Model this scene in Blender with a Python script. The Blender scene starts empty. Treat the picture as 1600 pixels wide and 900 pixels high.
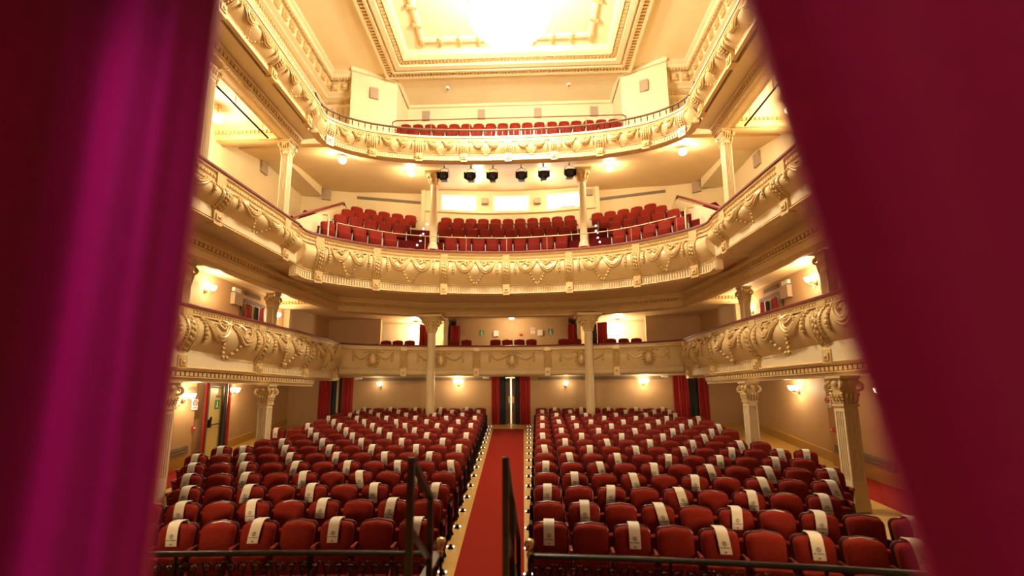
import bpy, bmesh, math, random
from mathutils import Vector, Matrix
random.seed(7)
sc = bpy.context.scene
COL = sc.collection
PI = math.pi

# ------------------------------------------------------------------ helpers
class MB:
    """collects shapes and links them as ONE mesh object"""
    def __init__(s): s.v = []; s.f = []; s.m = []
    def add(s, vs, fs, m=0):
        o = len(s.v)
        s.v += [tuple(v) for v in vs]
        s.f += [tuple(o + i for i in f) for f in fs]
        s.m += [m] * len(fs)
    def box(s, c, d, R=None, m=0):
        hx, hy, hz = d[0] / 2, d[1] / 2, d[2] / 2
        vs = [Vector((x, y, z)) for x in (-hx, hx) for y in (-hy, hy) for z in (-hz, hz)]
        if R is not None: vs = [R @ v for v in vs]
        c = Vector(c)
        s.add([v + c for v in vs], [(0, 1, 3, 2), (4, 6, 7, 5), (0, 4, 5, 1), (2, 3, 7, 6), (0, 2, 6, 4), (1, 5, 7, 3)], m)
    def bar(s, a, b, w, h, m=0, up=Vector((0, 0, 1))):
        a = Vector(a); b = Vector(b); d = b - a; L = d.length; d.normalize()
        x = d.cross(up)
        if x.length < 1e-4: x = d.cross(Vector((0, 1, 0)))
        x.normalize(); z = x.cross(d)
        R = Matrix((x, d, z)).transposed()
        s.box((a + b) / 2, (w, L, h), R, m)
    def tube(s, pts, r, n=8, m=0, cap=True):
        pts = [Vector(p) for p in pts]
        if not hasattr(r, '__len__'): r = [r] * len(pts)
        ref = None; vs = []
        for i, p in enumerate(pts):
            t = (pts[min(i + 1, len(pts) - 1)] - pts[max(i - 1, 0)])
            if t.length < 1e-9: t = Vector((0, 0, 1))
            t.normalize()
            if ref is None:
                ref = t.orthogonal().normalized()
            else:
                ref = (ref - t * ref.dot(t))
                ref = ref.normalized() if ref.length > 1e-6 else t.orthogonal().normalized()
            b = t.cross(ref)
            for k in range(n):
                a = 2 * PI * k / n
                vs.append(p + (ref * math.cos(a) + b * math.sin(a)) * r[i])
        fs = []
        for i in range(len(pts) - 1):
            for k in range(n):
                k2 = (k + 1) % n
                fs.append((i * n + k, i * n + k2, (i + 1) * n + k2, (i + 1) * n + k))
        if cap:
            fs.append(tuple(range(n - 1, -1, -1))); o = (len(pts) - 1) * n
            fs.append(tuple(range(o, o + n)))
        s.add(vs, fs, m)
    def blob(s, c, r, R=None, n=6, k=4, m=0):
        if not hasattr(r, '__len__'): r = (r, r, r)
        c = Vector(c); vs = []
        for i in range(k + 1):
            th = PI * i / k
            for j in range(n):
                ph = 2 * PI * j / n
                v = Vector((r[0] * math.sin(th) * math.cos(ph), r[1] * math.sin(th) * math.sin(ph), r[2] * math.cos(th)))
                if R is not None: v = R @ v
                vs.append(v + c)
        fs = []
        for i in range(k):
            for j in range(n):
                j2 = (j + 1) % n
                if i == 0: fs.append((0, n + j, n + j2))
                elif i == k - 1: fs.append((i * n + j, (i + 1) * n, i * n + j2))
                else: fs.append((i * n + j, (i + 1) * n + j, (i + 1) * n + j2, i * n + j2))
        s.add(vs, fs, m)
    def lathe(s, prof, c=(0, 0, 0), n=20, m=0, R=None):
        c = Vector(c); vs = []
        for r, z in prof:
            for j in range(n):
                a = 2 * PI * j / n
                v = Vector((r * math.cos(a), r * math.sin(a), z))
                if R is not None: v = R @ v
                vs.append(v + c)
        fs = []
        for i in range(len(prof) - 1):
            for j in range(n):
                j2 = (j + 1) % n
                fs.append((i * n + j, i * n + j2, (i + 1) * n + j2, (i + 1) * n + j))
        if prof[0][0] > 1e-4: fs.append(tuple(range(n - 1, -1, -1)))
        if prof[-1][0] > 1e-4:
            o = (len(prof) - 1) * n; fs.append(tuple(range(o, o + n)))
        s.add(vs, fs, m)
    def prism(s, poly, z0, z1, m=0):
        n = len(poly)
        area = sum(poly[i][0] * poly[(i + 1) % n][1] - poly[(i + 1) % n][0] * poly[i][1] for i in range(n))
        if area < 0: poly = poly[::-1]
        vs = [(p[0], p[1], z0) for p in poly] + [(p[0], p[1], z1) for p in poly]
        fs = [tuple(range(n - 1, -1, -1)), tuple(range(n, 2 * n))]
        fs += [(i, (i + 1) % n, n + (i + 1) % n, n + i) for i in range(n)]
        s.add(vs, fs, m)
    def grid(s, rows, closed=False, m=0, flip=False):
        a = len(rows); b = len(rows[0]); vs = [p for r in rows for p in r]; fs = []
        for i in range(a - 1):
            for j in range(b if closed else b - 1):
                j2 = (j + 1) % b
                q = (i * b + j, i * b + j2, (i + 1) * b + j2, (i + 1) * b + j)
                fs.append(q[::-1] if flip else q)
        s.add(vs, fs, m)
    def mesh(s, name, mats, ang=40):
        me = bpy.data.meshes.new(name)
        me.from_pydata(s.v, [], s.f)
        for x in (mats if isinstance(mats, (list, tuple)) else [mats]): me.materials.append(x)
        me.polygons.foreach_set('material_index', s.m)
        me.polygons.foreach_set('use_smooth', [True] * len(s.f))
        bm = bmesh.new(); bm.from_mesh(me)
        bmesh.ops.remove_doubles(bm, verts=bm.verts, dist=1e-6)
        bmesh.ops.recalc_face_normals(bm, faces=bm.faces)
        bm.to_mesh(me); bm.free()
        me.set_sharp_from_angle(angle=math.radians(ang))
        return me
    def build(s, name, mats, parent=None, ang=40, origin=None):
        if origin is not None:
            o3 = Vector(origin); s.v = [tuple(Vector(v) - o3) for v in s.v]
        o = bpy.data.objects.new(name, s.mesh(name, mats, ang))
        COL.objects.link(o)
        if origin is not None: o.location = origin
        if parent is not None: o.parent = parent
        return o

def empty(name, loc, label, cat, group=None, rz=0):
    o = bpy.data.objects.new(name, None); COL.objects.link(o)
    o.location = loc; o.rotation_euler = (0, 0, rz); o.empty_display_size = .1
    return tag(o, label, cat, group)
def tag(o, label, cat, group=None):
    o['label'] = label; o['category'] = cat
    if group: o['group'] = group
    return o
def struct(o):
    o['kind'] = 'structure'; return o
def at0(o, root):
    """o was built in world coordinates: hang it under root without moving it"""
    o.parent = root; o.location = Vector(o.location) - Vector(root.location) if root.rotation_euler.z == 0 else o.location
    return o

# ------------------------------------------------------------------ materials
def mat(name, col, rough=.6, metal=0, noise=0, nscale=8, bump=0, emit=None, estr=0, sheen=0, spec=.5, stretch=None, trans=0):
    m = bpy.data.materials.new(name); m.use_nodes = True
    nt = m.node_tree; b = nt.nodes['Principled BSDF']
    b.inputs['Base Color'].default_value = (*col, 1); b.inputs['Roughness'].default_value = rough
    b.inputs['Metallic'].default_value = metal
    b.inputs['Specular IOR Level'].default_value = spec
    if sheen:
        b.inputs['Sheen Weight'].default_value = sheen; b.inputs['Sheen Roughness'].default_value = .4
        b.inputs['Sheen Tint'].default_value = (min(1, col[0] * 3 + .2), min(1, col[1] * 3 + .05), min(1, col[2] * 3 + .05), 1)
    if emit:
        b.inputs['Emission Color'].default_value = (*emit, 1); b.inputs['Emission Strength'].default_value = estr
    if noise or bump:
        tc = nt.nodes.new('ShaderNodeTexCoord'); n = nt.nodes.new('ShaderNodeTexNoise')
        mp = nt.nodes.new('ShaderNodeMapping'); mp.inputs['Scale'].default_value = stretch or (1, 1, 1)
        nt.links.new(tc.outputs['Object'], mp.inputs[0]); nt.links.new(mp.outputs[0], n.inputs['Vector'])
        n.inputs['Scale'].default_value = nscale; n.inputs['Detail'].default_value = 3
        if noise:
            r = nt.nodes.new('ShaderNodeValToRGB')
            r.color_ramp.elements[0].position = .3; r.color_ramp.elements[1].position = .7
            r.color_ramp.elements[0].color = (*[c * (1 - noise) for c in col], 1)
            r.color_ramp.elements[1].color = (*[min(1, c * (1 + noise * .6)) for c in col], 1)
            nt.links.new(n.outputs['Fac'], r.inputs[0]); nt.links.new(r.outputs[0], b.inputs['Base Color'])
        if bump:
            bp = nt.nodes.new('ShaderNodeBump'); bp.inputs['Strength'].default_value = bump; bp.inputs['Distance'].default_value = .01
            nt.links.new(n.outputs['Fac'], bp.inputs['Height']); nt.links.new(bp.outputs[0], b.inputs['Normal'])
    return m
M = {}
M['cream'] = mat('cream_plaster', (.68, .485, .225), .45, noise=.06, nscale=3)
M['gold'] = mat('gilded_plaster', (.66, .455, .19), .36, metal=.15, noise=.16, nscale=14)
M['ivory'] = mat('ivory_plaster', (.74, .59, .34), .5, noise=.05, nscale=5)
M['ceiling'] = mat('ceiling_paint', (.75, .60, .345), .7, noise=.03, nscale=1.5)
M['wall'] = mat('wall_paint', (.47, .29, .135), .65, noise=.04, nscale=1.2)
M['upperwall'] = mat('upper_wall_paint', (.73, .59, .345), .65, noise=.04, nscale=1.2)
M['soffit'] = mat('soffit_paint', (.72, .51, .25), .5, noise=.04, nscale=1.5)
M['seat'] = mat('red_velvet', (.178, .0126, .0057), .8, noise=.18, nscale=30, bump=.1, spec=.12)
M['seatdark'] = mat('dark_wood_shell', (.06, .008, .006), .3, spec=.5)
M['arm'] = mat('red_arm_pad', (.20, .011, .006), .55)
M['iron'] = mat('black_iron', (.012, .010, .009), .3, metal=.6)
M['blackpaint'] = mat('black_painted_steel', (.008, .007, .007), .35)
M['grey'] = mat('light_grey_metal', (.6, .58, .52), .35, metal=.5)
M['railred'] = mat('dark_red_rail_velvet', (.15, .013, .013), .5, noise=.15, nscale=20)
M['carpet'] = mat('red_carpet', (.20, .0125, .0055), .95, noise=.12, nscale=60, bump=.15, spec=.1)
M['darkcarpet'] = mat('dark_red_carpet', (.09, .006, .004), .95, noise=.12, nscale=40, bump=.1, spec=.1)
M['wood'] = mat('yellow_wood_floor', (.44, .25, .055), .35, noise=.18, nscale=5, stretch=(1, 12, 1))
M['tread'] = mat('pale_step_edge', (.75, .55, .42), .4, noise=.05)
M['paper'] = mat('white_paper', (.62, .55, .43), .7, noise=.03, nscale=10)
M['ink'] = mat('grey_ink', (.16, .13, .12), .7)
M['brass'] = mat('polished_brass', (.75, .55, .25), .25, metal=.9)
M['steel'] = mat('brushed_brass_rail', (.48, .36, .20), .35, metal=.6)
M['dull'] = mat('dull_steel', (.13, .115, .10), .4, metal=.5)
M['lamp'] = mat('lit_lamp_glass', (1, .95, .85), .4, emit=(1, .86, .62), estr=14)
M['led'] = mat('lit_led', (1, 1, 1), .4, emit=(1, .95, .85), estr=2.5)
M['ledblue'] = mat('lit_blue_led', (.8, .85, 1), .4, emit=(.75, .8, 1), estr=9)
M['chand'] = mat('lit_crystal', (1, .97, .9), .3, emit=(1, .90, .72), estr=92)
M['chandtop'] = mat('added_glow_crystal', (1, .97, .9), .3, emit=(1, .92, .76), estr=250)  # strong glow for the added bowl that whitens the ceiling
M['pane'] = mat('lit_window_pane', (1, 1, 1), .3, emit=(1, .98, .92), estr=4)
M['slot'] = mat('dark_slot_grille', (.20, .15, .10), .6)
M['speaker'] = mat('beige_speaker', (.40, .29, .19), .6)
M['redcurtain'] = mat('red_door_curtain', (.34, .012, .012), .8, sheen=.2, noise=.1, nscale=6)
M['greycurtain'] = mat('dark_grey_curtain', (.035, .04, .042), .8)
M['whitecurtain'] = mat('pale_curtain', (.6, .55, .45), .8)
M['doorpaint'] = mat('yellow_green_door', (.72, .62, .25), .45)
M['woodtrim'] = mat('brown_door_wood', (.12, .055, .03), .5)
M['white'] = mat('white_sign', (.85, .8, .72), .5)
M['red'] = mat('red_sign', (.6, .03, .02), .5)
M['green'] = mat('green_sign', (.02, .25, .10), .5)
M['velvet'] = mat('stage_curtain_velvet', (.30, .014, .075), .7, sheen=.35, noise=.10, nscale=60, spec=.2)
M['lensglass'] = mat('spotlight_lens', (.02, .02, .025), .08, spec=.8)
# ------------------------------------------------------------------ plan curves and balcony fronts
def catmull(P, n=8):
    out = []
    for i in range(len(P) - 1):
        p0 = Vector(P[max(i - 1, 0)]); p1 = Vector(P[i]); p2 = Vector(P[i + 1]); p3 = Vector(P[min(i + 2, len(P) - 1)])
        for k in range(n):
            t = k / n
            out.append(.5 * ((2 * p1) + (p2 - p0) * t + (2 * p0 - 5 * p1 + 4 * p2 - p3) * t * t + (3 * p1 - p0 - 3 * p2 + p3) * t ** 3))
    out.append(Vector(P[-1])); return out
class Path:
    """plan curve, hall on its right-hand side; P(s) gives point and hall-side normal"""
    def __init__(s, pts):
        s.p = [Vector((p[0], p[1])) for p in pts]
        s.d = [0]
        for a, b in zip(s.p, s.p[1:]): s.d.append(s.d[-1] + (b - a).length)
        s.L = s.d[-1]
        s.n = []
        for i in range(len(s.p)):
            t = (s.p[min(i + 1, len(s.p) - 1)] - s.p[max(i - 1, 0)]).normalized()
            s.n.append(Vector((t.y, -t.x)))
    def pn(s, q):
        q = min(max(q, 0), s.L); lo, hi = 0, len(s.d) - 1
        while hi - lo > 1:
            md = (lo + hi) // 2
            if s.d[md] <= q: lo = md
            else: hi = md
        f = (q - s.d[lo]) / max(s.d[hi] - s.d[lo], 1e-9)
        return s.p[lo].lerp(s.p[hi], f), s.n[lo].lerp(s.n[hi], f).normalized()
    def at(s, q, out, z):
        p, n = s.pn(q); return Vector((p.x + n.x * out, p.y + n.y * out, z))
    def samples(s, a=0, b=None, step=.2):
        b = s.L if b is None else b
        k = max(1, int(math.ceil((b - a) / step)))
        return [a + (b - a) * i / k for i in range(k + 1)]
    def s_of(s, x=None, y=None):
        best = 0; bd = 1e9
        for i in range(600):
            q = s.L * i / 599; p, _ = s.pn(q)
            d = abs(p.x - x) if x is not None else abs(p.y - y)
            if d < bd: bd = d; best = q
        return best
    def frame(s, q):
        p, n = s.pn(q); t = Vector((-n.y, n.x, 0)); return Matrix((t, Vector((n.x, n.y, 0)), Vector((0, 0, 1)))).transposed()
def sweep(mb, path, prof, a=0, b=None, step=.2, m=0, caps=False):
    qs = path.samples(a, b, step)
    rows = [[path.at(q, o, z) for o, z in prof] for q in qs]
    mb.grid(rows, m=m)
    if caps:
        for r in (rows[0], rows[-1]): mb.add(r, [tuple(range(len(r)))], m)
def closed_sweep(mb, path, prof, a=0, b=None, step=.2, m=0):
    qs = path.samples(a, b, step)
    rows = [[path.at(q, o, z) for o, z in prof] for q in qs]
    mb.grid(rows, closed=True, m=m)
    mb.add(rows[0], [tuple(range(len(prof)))], m); mb.add(rows[-1], [tuple(range(len(prof)))], m)
def blocks(mb, path, a, b, pitch, size, out, z, m=0):
    k = max(1, int((b - a) / pitch))
    for i in range(k):
        q = a + (i + .5) * (b - a) / k
        mb.box(path.at(q, out, z), size, path.frame(q), m)
def mirror_pts(half):
    """half: points from centre to the right end -> whole curve from left to right"""
    return [(-x, y) for x, y in half[::-1][:-1]] + list(half)

class Prof:
    def __init__(s, top, zb0, zb1, ob, amp, zf1, end=0.0):
        s.top, s.zb0, s.zb1, s.ob, s.amp, s.zf1, s.end = top, zb0, zb1, ob, amp, zf1, end
    def b(s, t):
        return (s.ob + s.amp * math.sin(PI * max(0, min(1, t)) ** .78) + s.end * t, s.zb0 + (s.zb1 - s.zb0) * t)
    def nrm(s, t):
        a = s.b(max(0, t - .02)); c = s.b(min(1, t + .02)); do, dz = c[0] - a[0], c[1] - a[1]; l = math.hypot(do, dz)
        return (-dz / l, do / l)
    def pt(s, path, q, t, h):
        o, z = s.b(t); n = s.nrm(t); return path.at(q, o + n[0] * h, z + n[1] * h)

def relief_swag(path, pr, s0, s1):
    mb = MB(); c = (s0 + s1) / 2; W = (s1 - s0) / 2 * .80
    k = min(1.0, (pr.zb0 - pr.zb1) / .95)
    def pt(u, t, h=.03): return pr.pt(path, c + u * W, t, h)
    for g in (-1, 1):
        for off, rr, hh in ((0, .062, .03), (-.07, .05, .055), (-.14, .036, .04)):
            ctl = [(.80 * g, .07 + off * .3), (.70 * g, .30 + off), (.52 * g, .50 + off), (.33 * g, .50 + off), (.16 * g, .30 + off), (.02 * g, .07)]
            pts = [pt(p.x, p.y, hh) for p in catmull(ctl, 3)]
            n = len(pts)
            mb.tube(pts, [k * rr * (.35 + .65 * math.sin(PI * (i + .6) / (n + .2))) for i in range(n)], 6)
        # curled ribbon and leaves above the garland
        ctl = [(.02 * g, .12), (.16 * g, .02), (.36 * g, .06), (.43 * g, .18), (.34 * g, .25), (.27 * g, .19)]
        pts = [pt(p.x, p.y, .05) for p in catmull(ctl, 3)]
        mb.tube(pts, [k * .034] * len(pts), 6)
        for u, t, r in ((.12, .12, .05), (.22, .14, .045), (.30, .10, .04), (.50, .14, .045), (.58, .20, .035)):
            mb.blob(pt(u * g, t, .04), (k * r * 1.5, k * r, k * r), path.frame(c))
        # side drops
        for i, r in enumerate((.055, .036, .048, .056, .06, .05, .034)):
            mb.blob(pt(.88 * g, .08 + .085 * i, .03), (k * r, k * r, k * r * 1.25), path.frame(c))
        # pearls
        for i in range(5):
            f = i / 4.2
            mb.blob(pt((.30 - .26 * f ** 1.6) * g, .50 + .42 * f, .035), k * (.044 + .014 * f))
    mb.blob(pt(0, .07, .05), (k * .09, k * .06, k * .09), path.frame(c), 8, 5)
    mb.blob(pt(0, .95, .03), k * .055)
    return mb
def relief_wreath(path, pr, s0, s1):
    mb = MB(); c = (s0 + s1) / 2; W = (s1 - s0) / 2
    def pt(u, t, h=.025): return pr.pt(path, c + u, t, h)
    R = .24; H = pr.zb0 - pr.zb1
    for i in range(18):
        a = 2 * PI * i / 18
        mb.blob(pt(R * math.sin(a), .52 - .38 * math.cos(a), .045), (.055, .05, .055), path.frame(c))
    mb.blob(pt(0, .5, .0), (.19, .08, .28 * H / .8), path.frame(c), 10, 6)
    for g in (-1, 1):
        for i in range(5): mb.blob(pt(g * (.08 + .075 * i), .10 - .02 * (i % 2) + .015 * i, .03), (.05, .035, .035), path.frame(c))
        for i, r in enumerate((.05, .03, .04, .048, .05, .03)):
            mb.blob(pt(.62 * W * g, .16 + .09 * i, .03), (r * 1.2, r, r * 1.3), path.frame(c))
        ctl = [(.62 * W * g, .22), (.48 * W * g, .46), (.36 * W * g, .50), (.26 * g, .36)]
        pts = [pt(p.x, p.y, .02) for p in catmull(ctl, 4)]
        mb.tube(pts, [.045] * len(pts), 6)
    return mb
def pilaster(path, pr, q, w=.27, fz=None):
    mb = MB(); h = w / 2
    ts = [i / 16 for i in range(17)]
    def P(du, t, hh): return pr.pt(path, q + du, t, hh)
    rows = [[P(-h, t, -.01), P(-h, t, .035), P(-h * .78, t, .045), P(-h * .62, t, .022), P(h * .62, t, .022), P(h * .78, t, .045), P(h, t, .035), P(h, t, -.01)] for t in ts]
    mb.grid(rows)
    n = 15
    for i in range(n):
        t = .03 + .94 * i / (n - 1)
        for g in (-1, 1): mb.blob(P(g * h * 1.12, t, .015), .024, n=5, k=3)
    for i in range(8):
        t = .10 + .8 * i / 7; r = .06 - .03 * abs(i / 7 - .4)
        mb.blob(P(-.035, t, .03), (r * .7, r * .6, r), path.frame(q)); mb.blob(P(.035, t + .03, .03), (r * .7, r * .6, r), path.frame(q))
    zt = pr.top - .06
    o0 = pr.ob + .06
    R = path.frame(q)
    mb.box(path.at(q, o0 - .04, (zt + pr.zb0) / 2 + .0), (w * .95, .16, zt - pr.zb0 + .04), R)
    zc = (pr.zb1 + pr.zf1) / 2; o1 = pr.ob + pr.end + .07
    mb.box(path.at(q, o1, zc - .02), (w * .9, .18, abs(pr.zb1 - pr.zf1) + .08), R)
    mb.box(path.at(q, o1 + .10, zc - .01), (w * .6, .04, abs(pr.zb1 - pr.zf1) * .62), R)
    mb.blob(path.at(q, o1 + .12, zc - .01), (.05, .03, .05), R, 8, 4)
    return mb
def balcony(name, label, path, pr, marks, a, b, kind, group, rail=True, under=None, band0=0, band1=None):
    """marks: arc lengths of the pilaster bands; reliefs sit between neighbouring marks"""
    p0, _ = path.pn((a + b) / 2)
    root = empty(name, (p0.x, p0.y, pr.zf1), label, 'balcony', group)
    def part(mb, nm, m):
        o = mb.build(nm, m, root, 50, origin=root.location); o.location = (0, 0, 0); return o
    T = pr.top; o0 = pr.ob
    # body
    mb = MB()
    prof = [(-.14, T - .05), (o0 + .10, T - .05), (o0 + .10, T - .10), (o0 + .05, T - .13), (o0 + .05, pr.zb0 + .07), (o0 + .08, pr.zb0 + .05), (o0 + .08, pr.zb0 + .01), (o0 + .02, pr.zb0)]
    prof += [pr.b(i / 14) for i in range(15)]
    oe = pr.ob + pr.end
    prof += [(oe + .05, pr.zb1 - .01), (oe + .05, pr.zb1 - .05), (oe + .02, pr.zb1 - .06), (oe + .02, pr.zf1 + .04), (oe + .13, pr.zf1 + .03), (oe + .15, pr.zf1), (oe + .10, pr.zf1 - .03)]
    prof += [(-.14, pr.zf1 - .03)]
    closed_sweep(mb, path, prof, a, b, .15)
    part(mb, 'front_panel', M['cream'])
    if rail:
        mb = MB(); closed_sweep(mb, path, [(-.17, T - .05), (-.17, T), (-.12, T + .035), (o0 + .09, T + .035), (o0 + .135, T), (o0 + .135, T - .05)], a, b, .15)
        part(mb, 'handrail', M['railred'])
    else:
        mb = MB(); closed_sweep(mb, path, [(-.17, T - .05), (-.17, T + .02), (o0 + .135, T + .02), (o0 + .135, T - .05)], a, b, .15)
        part(mb, 'top_ledge', M['ivory'])
    mb = MB(); blocks(mb, path, a, b, .085, (.062, .05, .06), o0 + .06, (T + pr.zb0) / 2 - .02)
    part(mb, 'bead_trim', M['gold']); mb = MB()
    blocks(mb, path, a, b, .075, (.055, .05, .035), oe + .045, pr.zb1 + .02)
    part(mb, 'bead_trim', M['gold'])
    mb = MB(); blocks(mb, path, a, b, .085, (.05, .05, abs(pr.zb1 - pr.zf1) - .12), oe + .035, (pr.zb1 + pr.zf1) / 2 - .005)
    part(mb, 'flute_trim', M['ivory'])
    for q in marks:
        if a + .1 < q < b - .1: part(pilaster(path, pr, q), 'pilaster_trim', M['gold'])
    for q0, q1 in zip(marks, marks[1:]):
        mb = (relief_swag if kind == 'swag' else relief_wreath)(path, pr, q0, q1)
        part(mb, 'swag_trim' if kind == 'swag' else 'wreath_trim', M['gold'])
    return root

# ------------------------------------------------------------------ columns
def fluted_poly(w, nf=4, d=.022):
    pts = []; mrg = w * .13; fw = (w - 2 * mrg) / nf
    for k in range(4):
        side = [(-w / 2, -w / 2)]
        for i in range(nf):
            x0 = -w / 2 + mrg + i * fw
            side += [(x0 + fw * .14, -w / 2), (x0 + fw * .32, -w / 2 + d), (x0 + fw * .68, -w / 2 + d), (x0 + fw * .86, -w / 2)]
        c, s = math.cos(k * PI / 2), math.sin(k * PI / 2)
        pts += [(x * c - y * s, x * s + y * c) for x, y in side]
    return pts
def volute(mb, c, ax, r, w):
    """spiral scroll, axis ax"""
    ax = Vector(ax).normalized(); up = Vector((0, 0, 1)); side = ax.cross(up)
    pts = []; rad = []
    for i in range(22):
        a = i / 21 * 2.6 * PI; rr = r * (1 - .75 * i / 21)
        pts.append(Vector(c) + side * (rr * math.sin(a)) + up * (rr * math.cos(a))); rad.append(w * (1 - .4 * i / 21))
    mb.tube(pts, rad, 6)
def pier(x, y, z0, z1, w, cap, label, group, base_h=.25, rz=0.0, plain=.35):
    root = empty('fluted_column', (x, y, z0), label, 'column', group, rz); root['kind'] = 'thing'
    H = z1 - z0
    def part(mb, n, m): return mb.build(n, m, root, 35)
    mb = MB(); e = w / 2
    mb.box((0, 0, base_h * .35), (w * 1.14, w * 1.14, base_h * .7)); mb.box((0, 0, base_h * .85), (w * 1.07, w * 1.07, base_h * .3))
    part(mb, 'base', M['ivory'])
    zc = H - cap
    mb = MB(); mb.prism([(-e, -e), (e, -e), (e, e), (-e, e)], base_h, base_h + plain); mb.prism(fluted_poly(w), base_h + plain, zc - .1)
    mb.prism([(-e, -e), (e, -e), (e, e), (-e, e)], zc - .1, zc)
    part(mb, 'shaft', M['ivory'])
    mb = MB()
    mb.box((0, 0, zc + .025), (w * 1.16, w * 1.16, .05))
    k = 8
    rows = []
    for i in range(k + 1):
        f = i / k; hw = e * (.98 + .22 * f ** 3); zz = zc + .05 + (cap - .17) * f
        rows.append([Vector((sx * hw, sy * hw, zz)) for sx, sy in ((-1, -1), (1, -1), (1, 1), (-1, 1))])
    mb.grid(rows, closed=True)
    ab = w * .70
    poly = [(-ab, -ab)]
    poly = []
    for i in range(4):
        c, s = math.cos(i * PI / 2), math.sin(i * PI / 2)
        for px, py in ((-ab, -ab * .92), (-ab * .5, -ab * .76), (0, -ab * .72), (ab * .5, -ab * .76), (ab * .92, -ab)):
            poly.append((px * c - py * s, px * s + py * c))
    mb.prism(poly, H - .12, H - .05); mb.box((0, 0, H - .025), (w * 1.5, w * 1.5, .05))
    # acanthus leaves and centre flower on each face
    for i in range(4):
        c, s = math.cos(i * PI / 2), math.sin(i * PI / 2); R = Matrix.Rotation(i * PI / 2, 3, 'Z')
        for u in (-.3, 0, .3):
            for j in range(3):
                mb.blob(R @ Vector((u * w, -e * 1.05 - .02 * j, zc + .09 + .07 * j)), (.034, .025, .05), R)
        mb.blob(R @ Vector((0, -e * 1.3, H - .16)), (.06, .04, .06), R, 8, 5)
    cp = part(mb, 'capital', M['cream'])
    for sx, sy in ((-1, -1), (1, -1), (1, 1), (-1, 1)):
        mb = MB(); r = min(.105, cap * .22)
        c0 = (sx * e * 1.12, sy * e * 1.12, H - .13 - r)
        volute(mb, c0, (-sy, sx, 0), r, .035)
        for j in range(5): mb.blob((sx * e * (1.12 - .04 * j), sy * e * (1.12 - .04 * j), H - .16 - 2.1 * r - .055 * j), .042 - .005 * j)
        o = mb.build('volute', M['gold'], cp, 50)
    return root
def round_pillar(x, y, z0, z1, r, cap, rc, label, group):
    root = empty('round_pillar', (x, y, z0), label, 'pillar', group); root['kind'] = 'thing'
    H = z1 - z0; zc = H - cap
    mb = MB(); mb.lathe([(r * 1.5, 0), (r * 1.5, .10), (r * 1.3, .14), (r * 1.35, .2), (r * 1.1, .26), (r, .3)], n=20); mb.build('base', M['ivory'], root, 40)
    mb = MB(); mb.lathe([(r * 1.02, .28), (r, 1.0), (r * .95, zc)], n=24); mb.build('shaft', M['ivory'], root, 40)
    mb = MB(); mb.lathe([(r, zc - .03), (r * 1.25, zc), (r * 1.25, zc + .04), (r * 1.05, zc + .06), (r * 1.2, zc + cap * .3), (rc * .62, zc + cap * .6), (rc * .95, zc + cap * .84), (rc, zc + cap * .86)], n=8)
    mb.box((0, 0, H - cap * .07), (rc * 1.9, rc * 1.9, cap * .14))
    mb.build('capital', M['cream'], root, 30)
    mb = MB()
    for i in range(8):
        a = 2 * PI * (i + .5) / 8
        for rr, f, sz in ((r * 1.15, .18, .05), (r * 1.25, .32, .055), (rc * .55, .48, .06), (rc * .72, .64, .06)):
            mb.blob((rr * math.cos(a), rr * math.sin(a), zc + cap * f), (sz, sz, sz * 1.4), n=6, k=4)
    mb.build('leaf_trim', M['gold'], root, 50)
    return root
# ------------------------------------------------------------------ the room shell
def flr(y): return .02 + .109 * (y - 5.88)
CZ = 17.3
def S(mb, name, m, ang=30): return struct(mb.build(name, m, None, ang))
def slab(name, m, poly, z0, z1):
    mb = MB(); mb.prism(poly, z0, z1); return S(mb, name, m)
# raked stalls floor
mb = MB(); y0, y1 = 2.0, 19.2
mb.add([(-11, y0, flr(y0)), (11, y0, flr(y0)), (11, y1, flr(y1)), (-11, y1, flr(y1)), (-11, y0, flr(y0) - .3), (11, y0, flr(y0) - .3), (11, y1, flr(y1) - .3), (-11, y1, flr(y1) - .3)],
       [(0, 1, 2, 3), (7, 6, 5, 4), (0, 4, 5, 1), (1, 5, 6, 2), (2, 6, 7, 3), (3, 7, 4, 0)])
S(mb, 'floor', M['wood'])
mb = MB(); mb.box((0, .3, .95), (22, 5.6, .3)); S(mb, 'floor_stage', M['wood'])
mb = MB(); mb.box((0, 3.0, .3), (22, .2, 1.0)); S(mb, 'wall_stage_front', M['woodtrim'])
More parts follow.
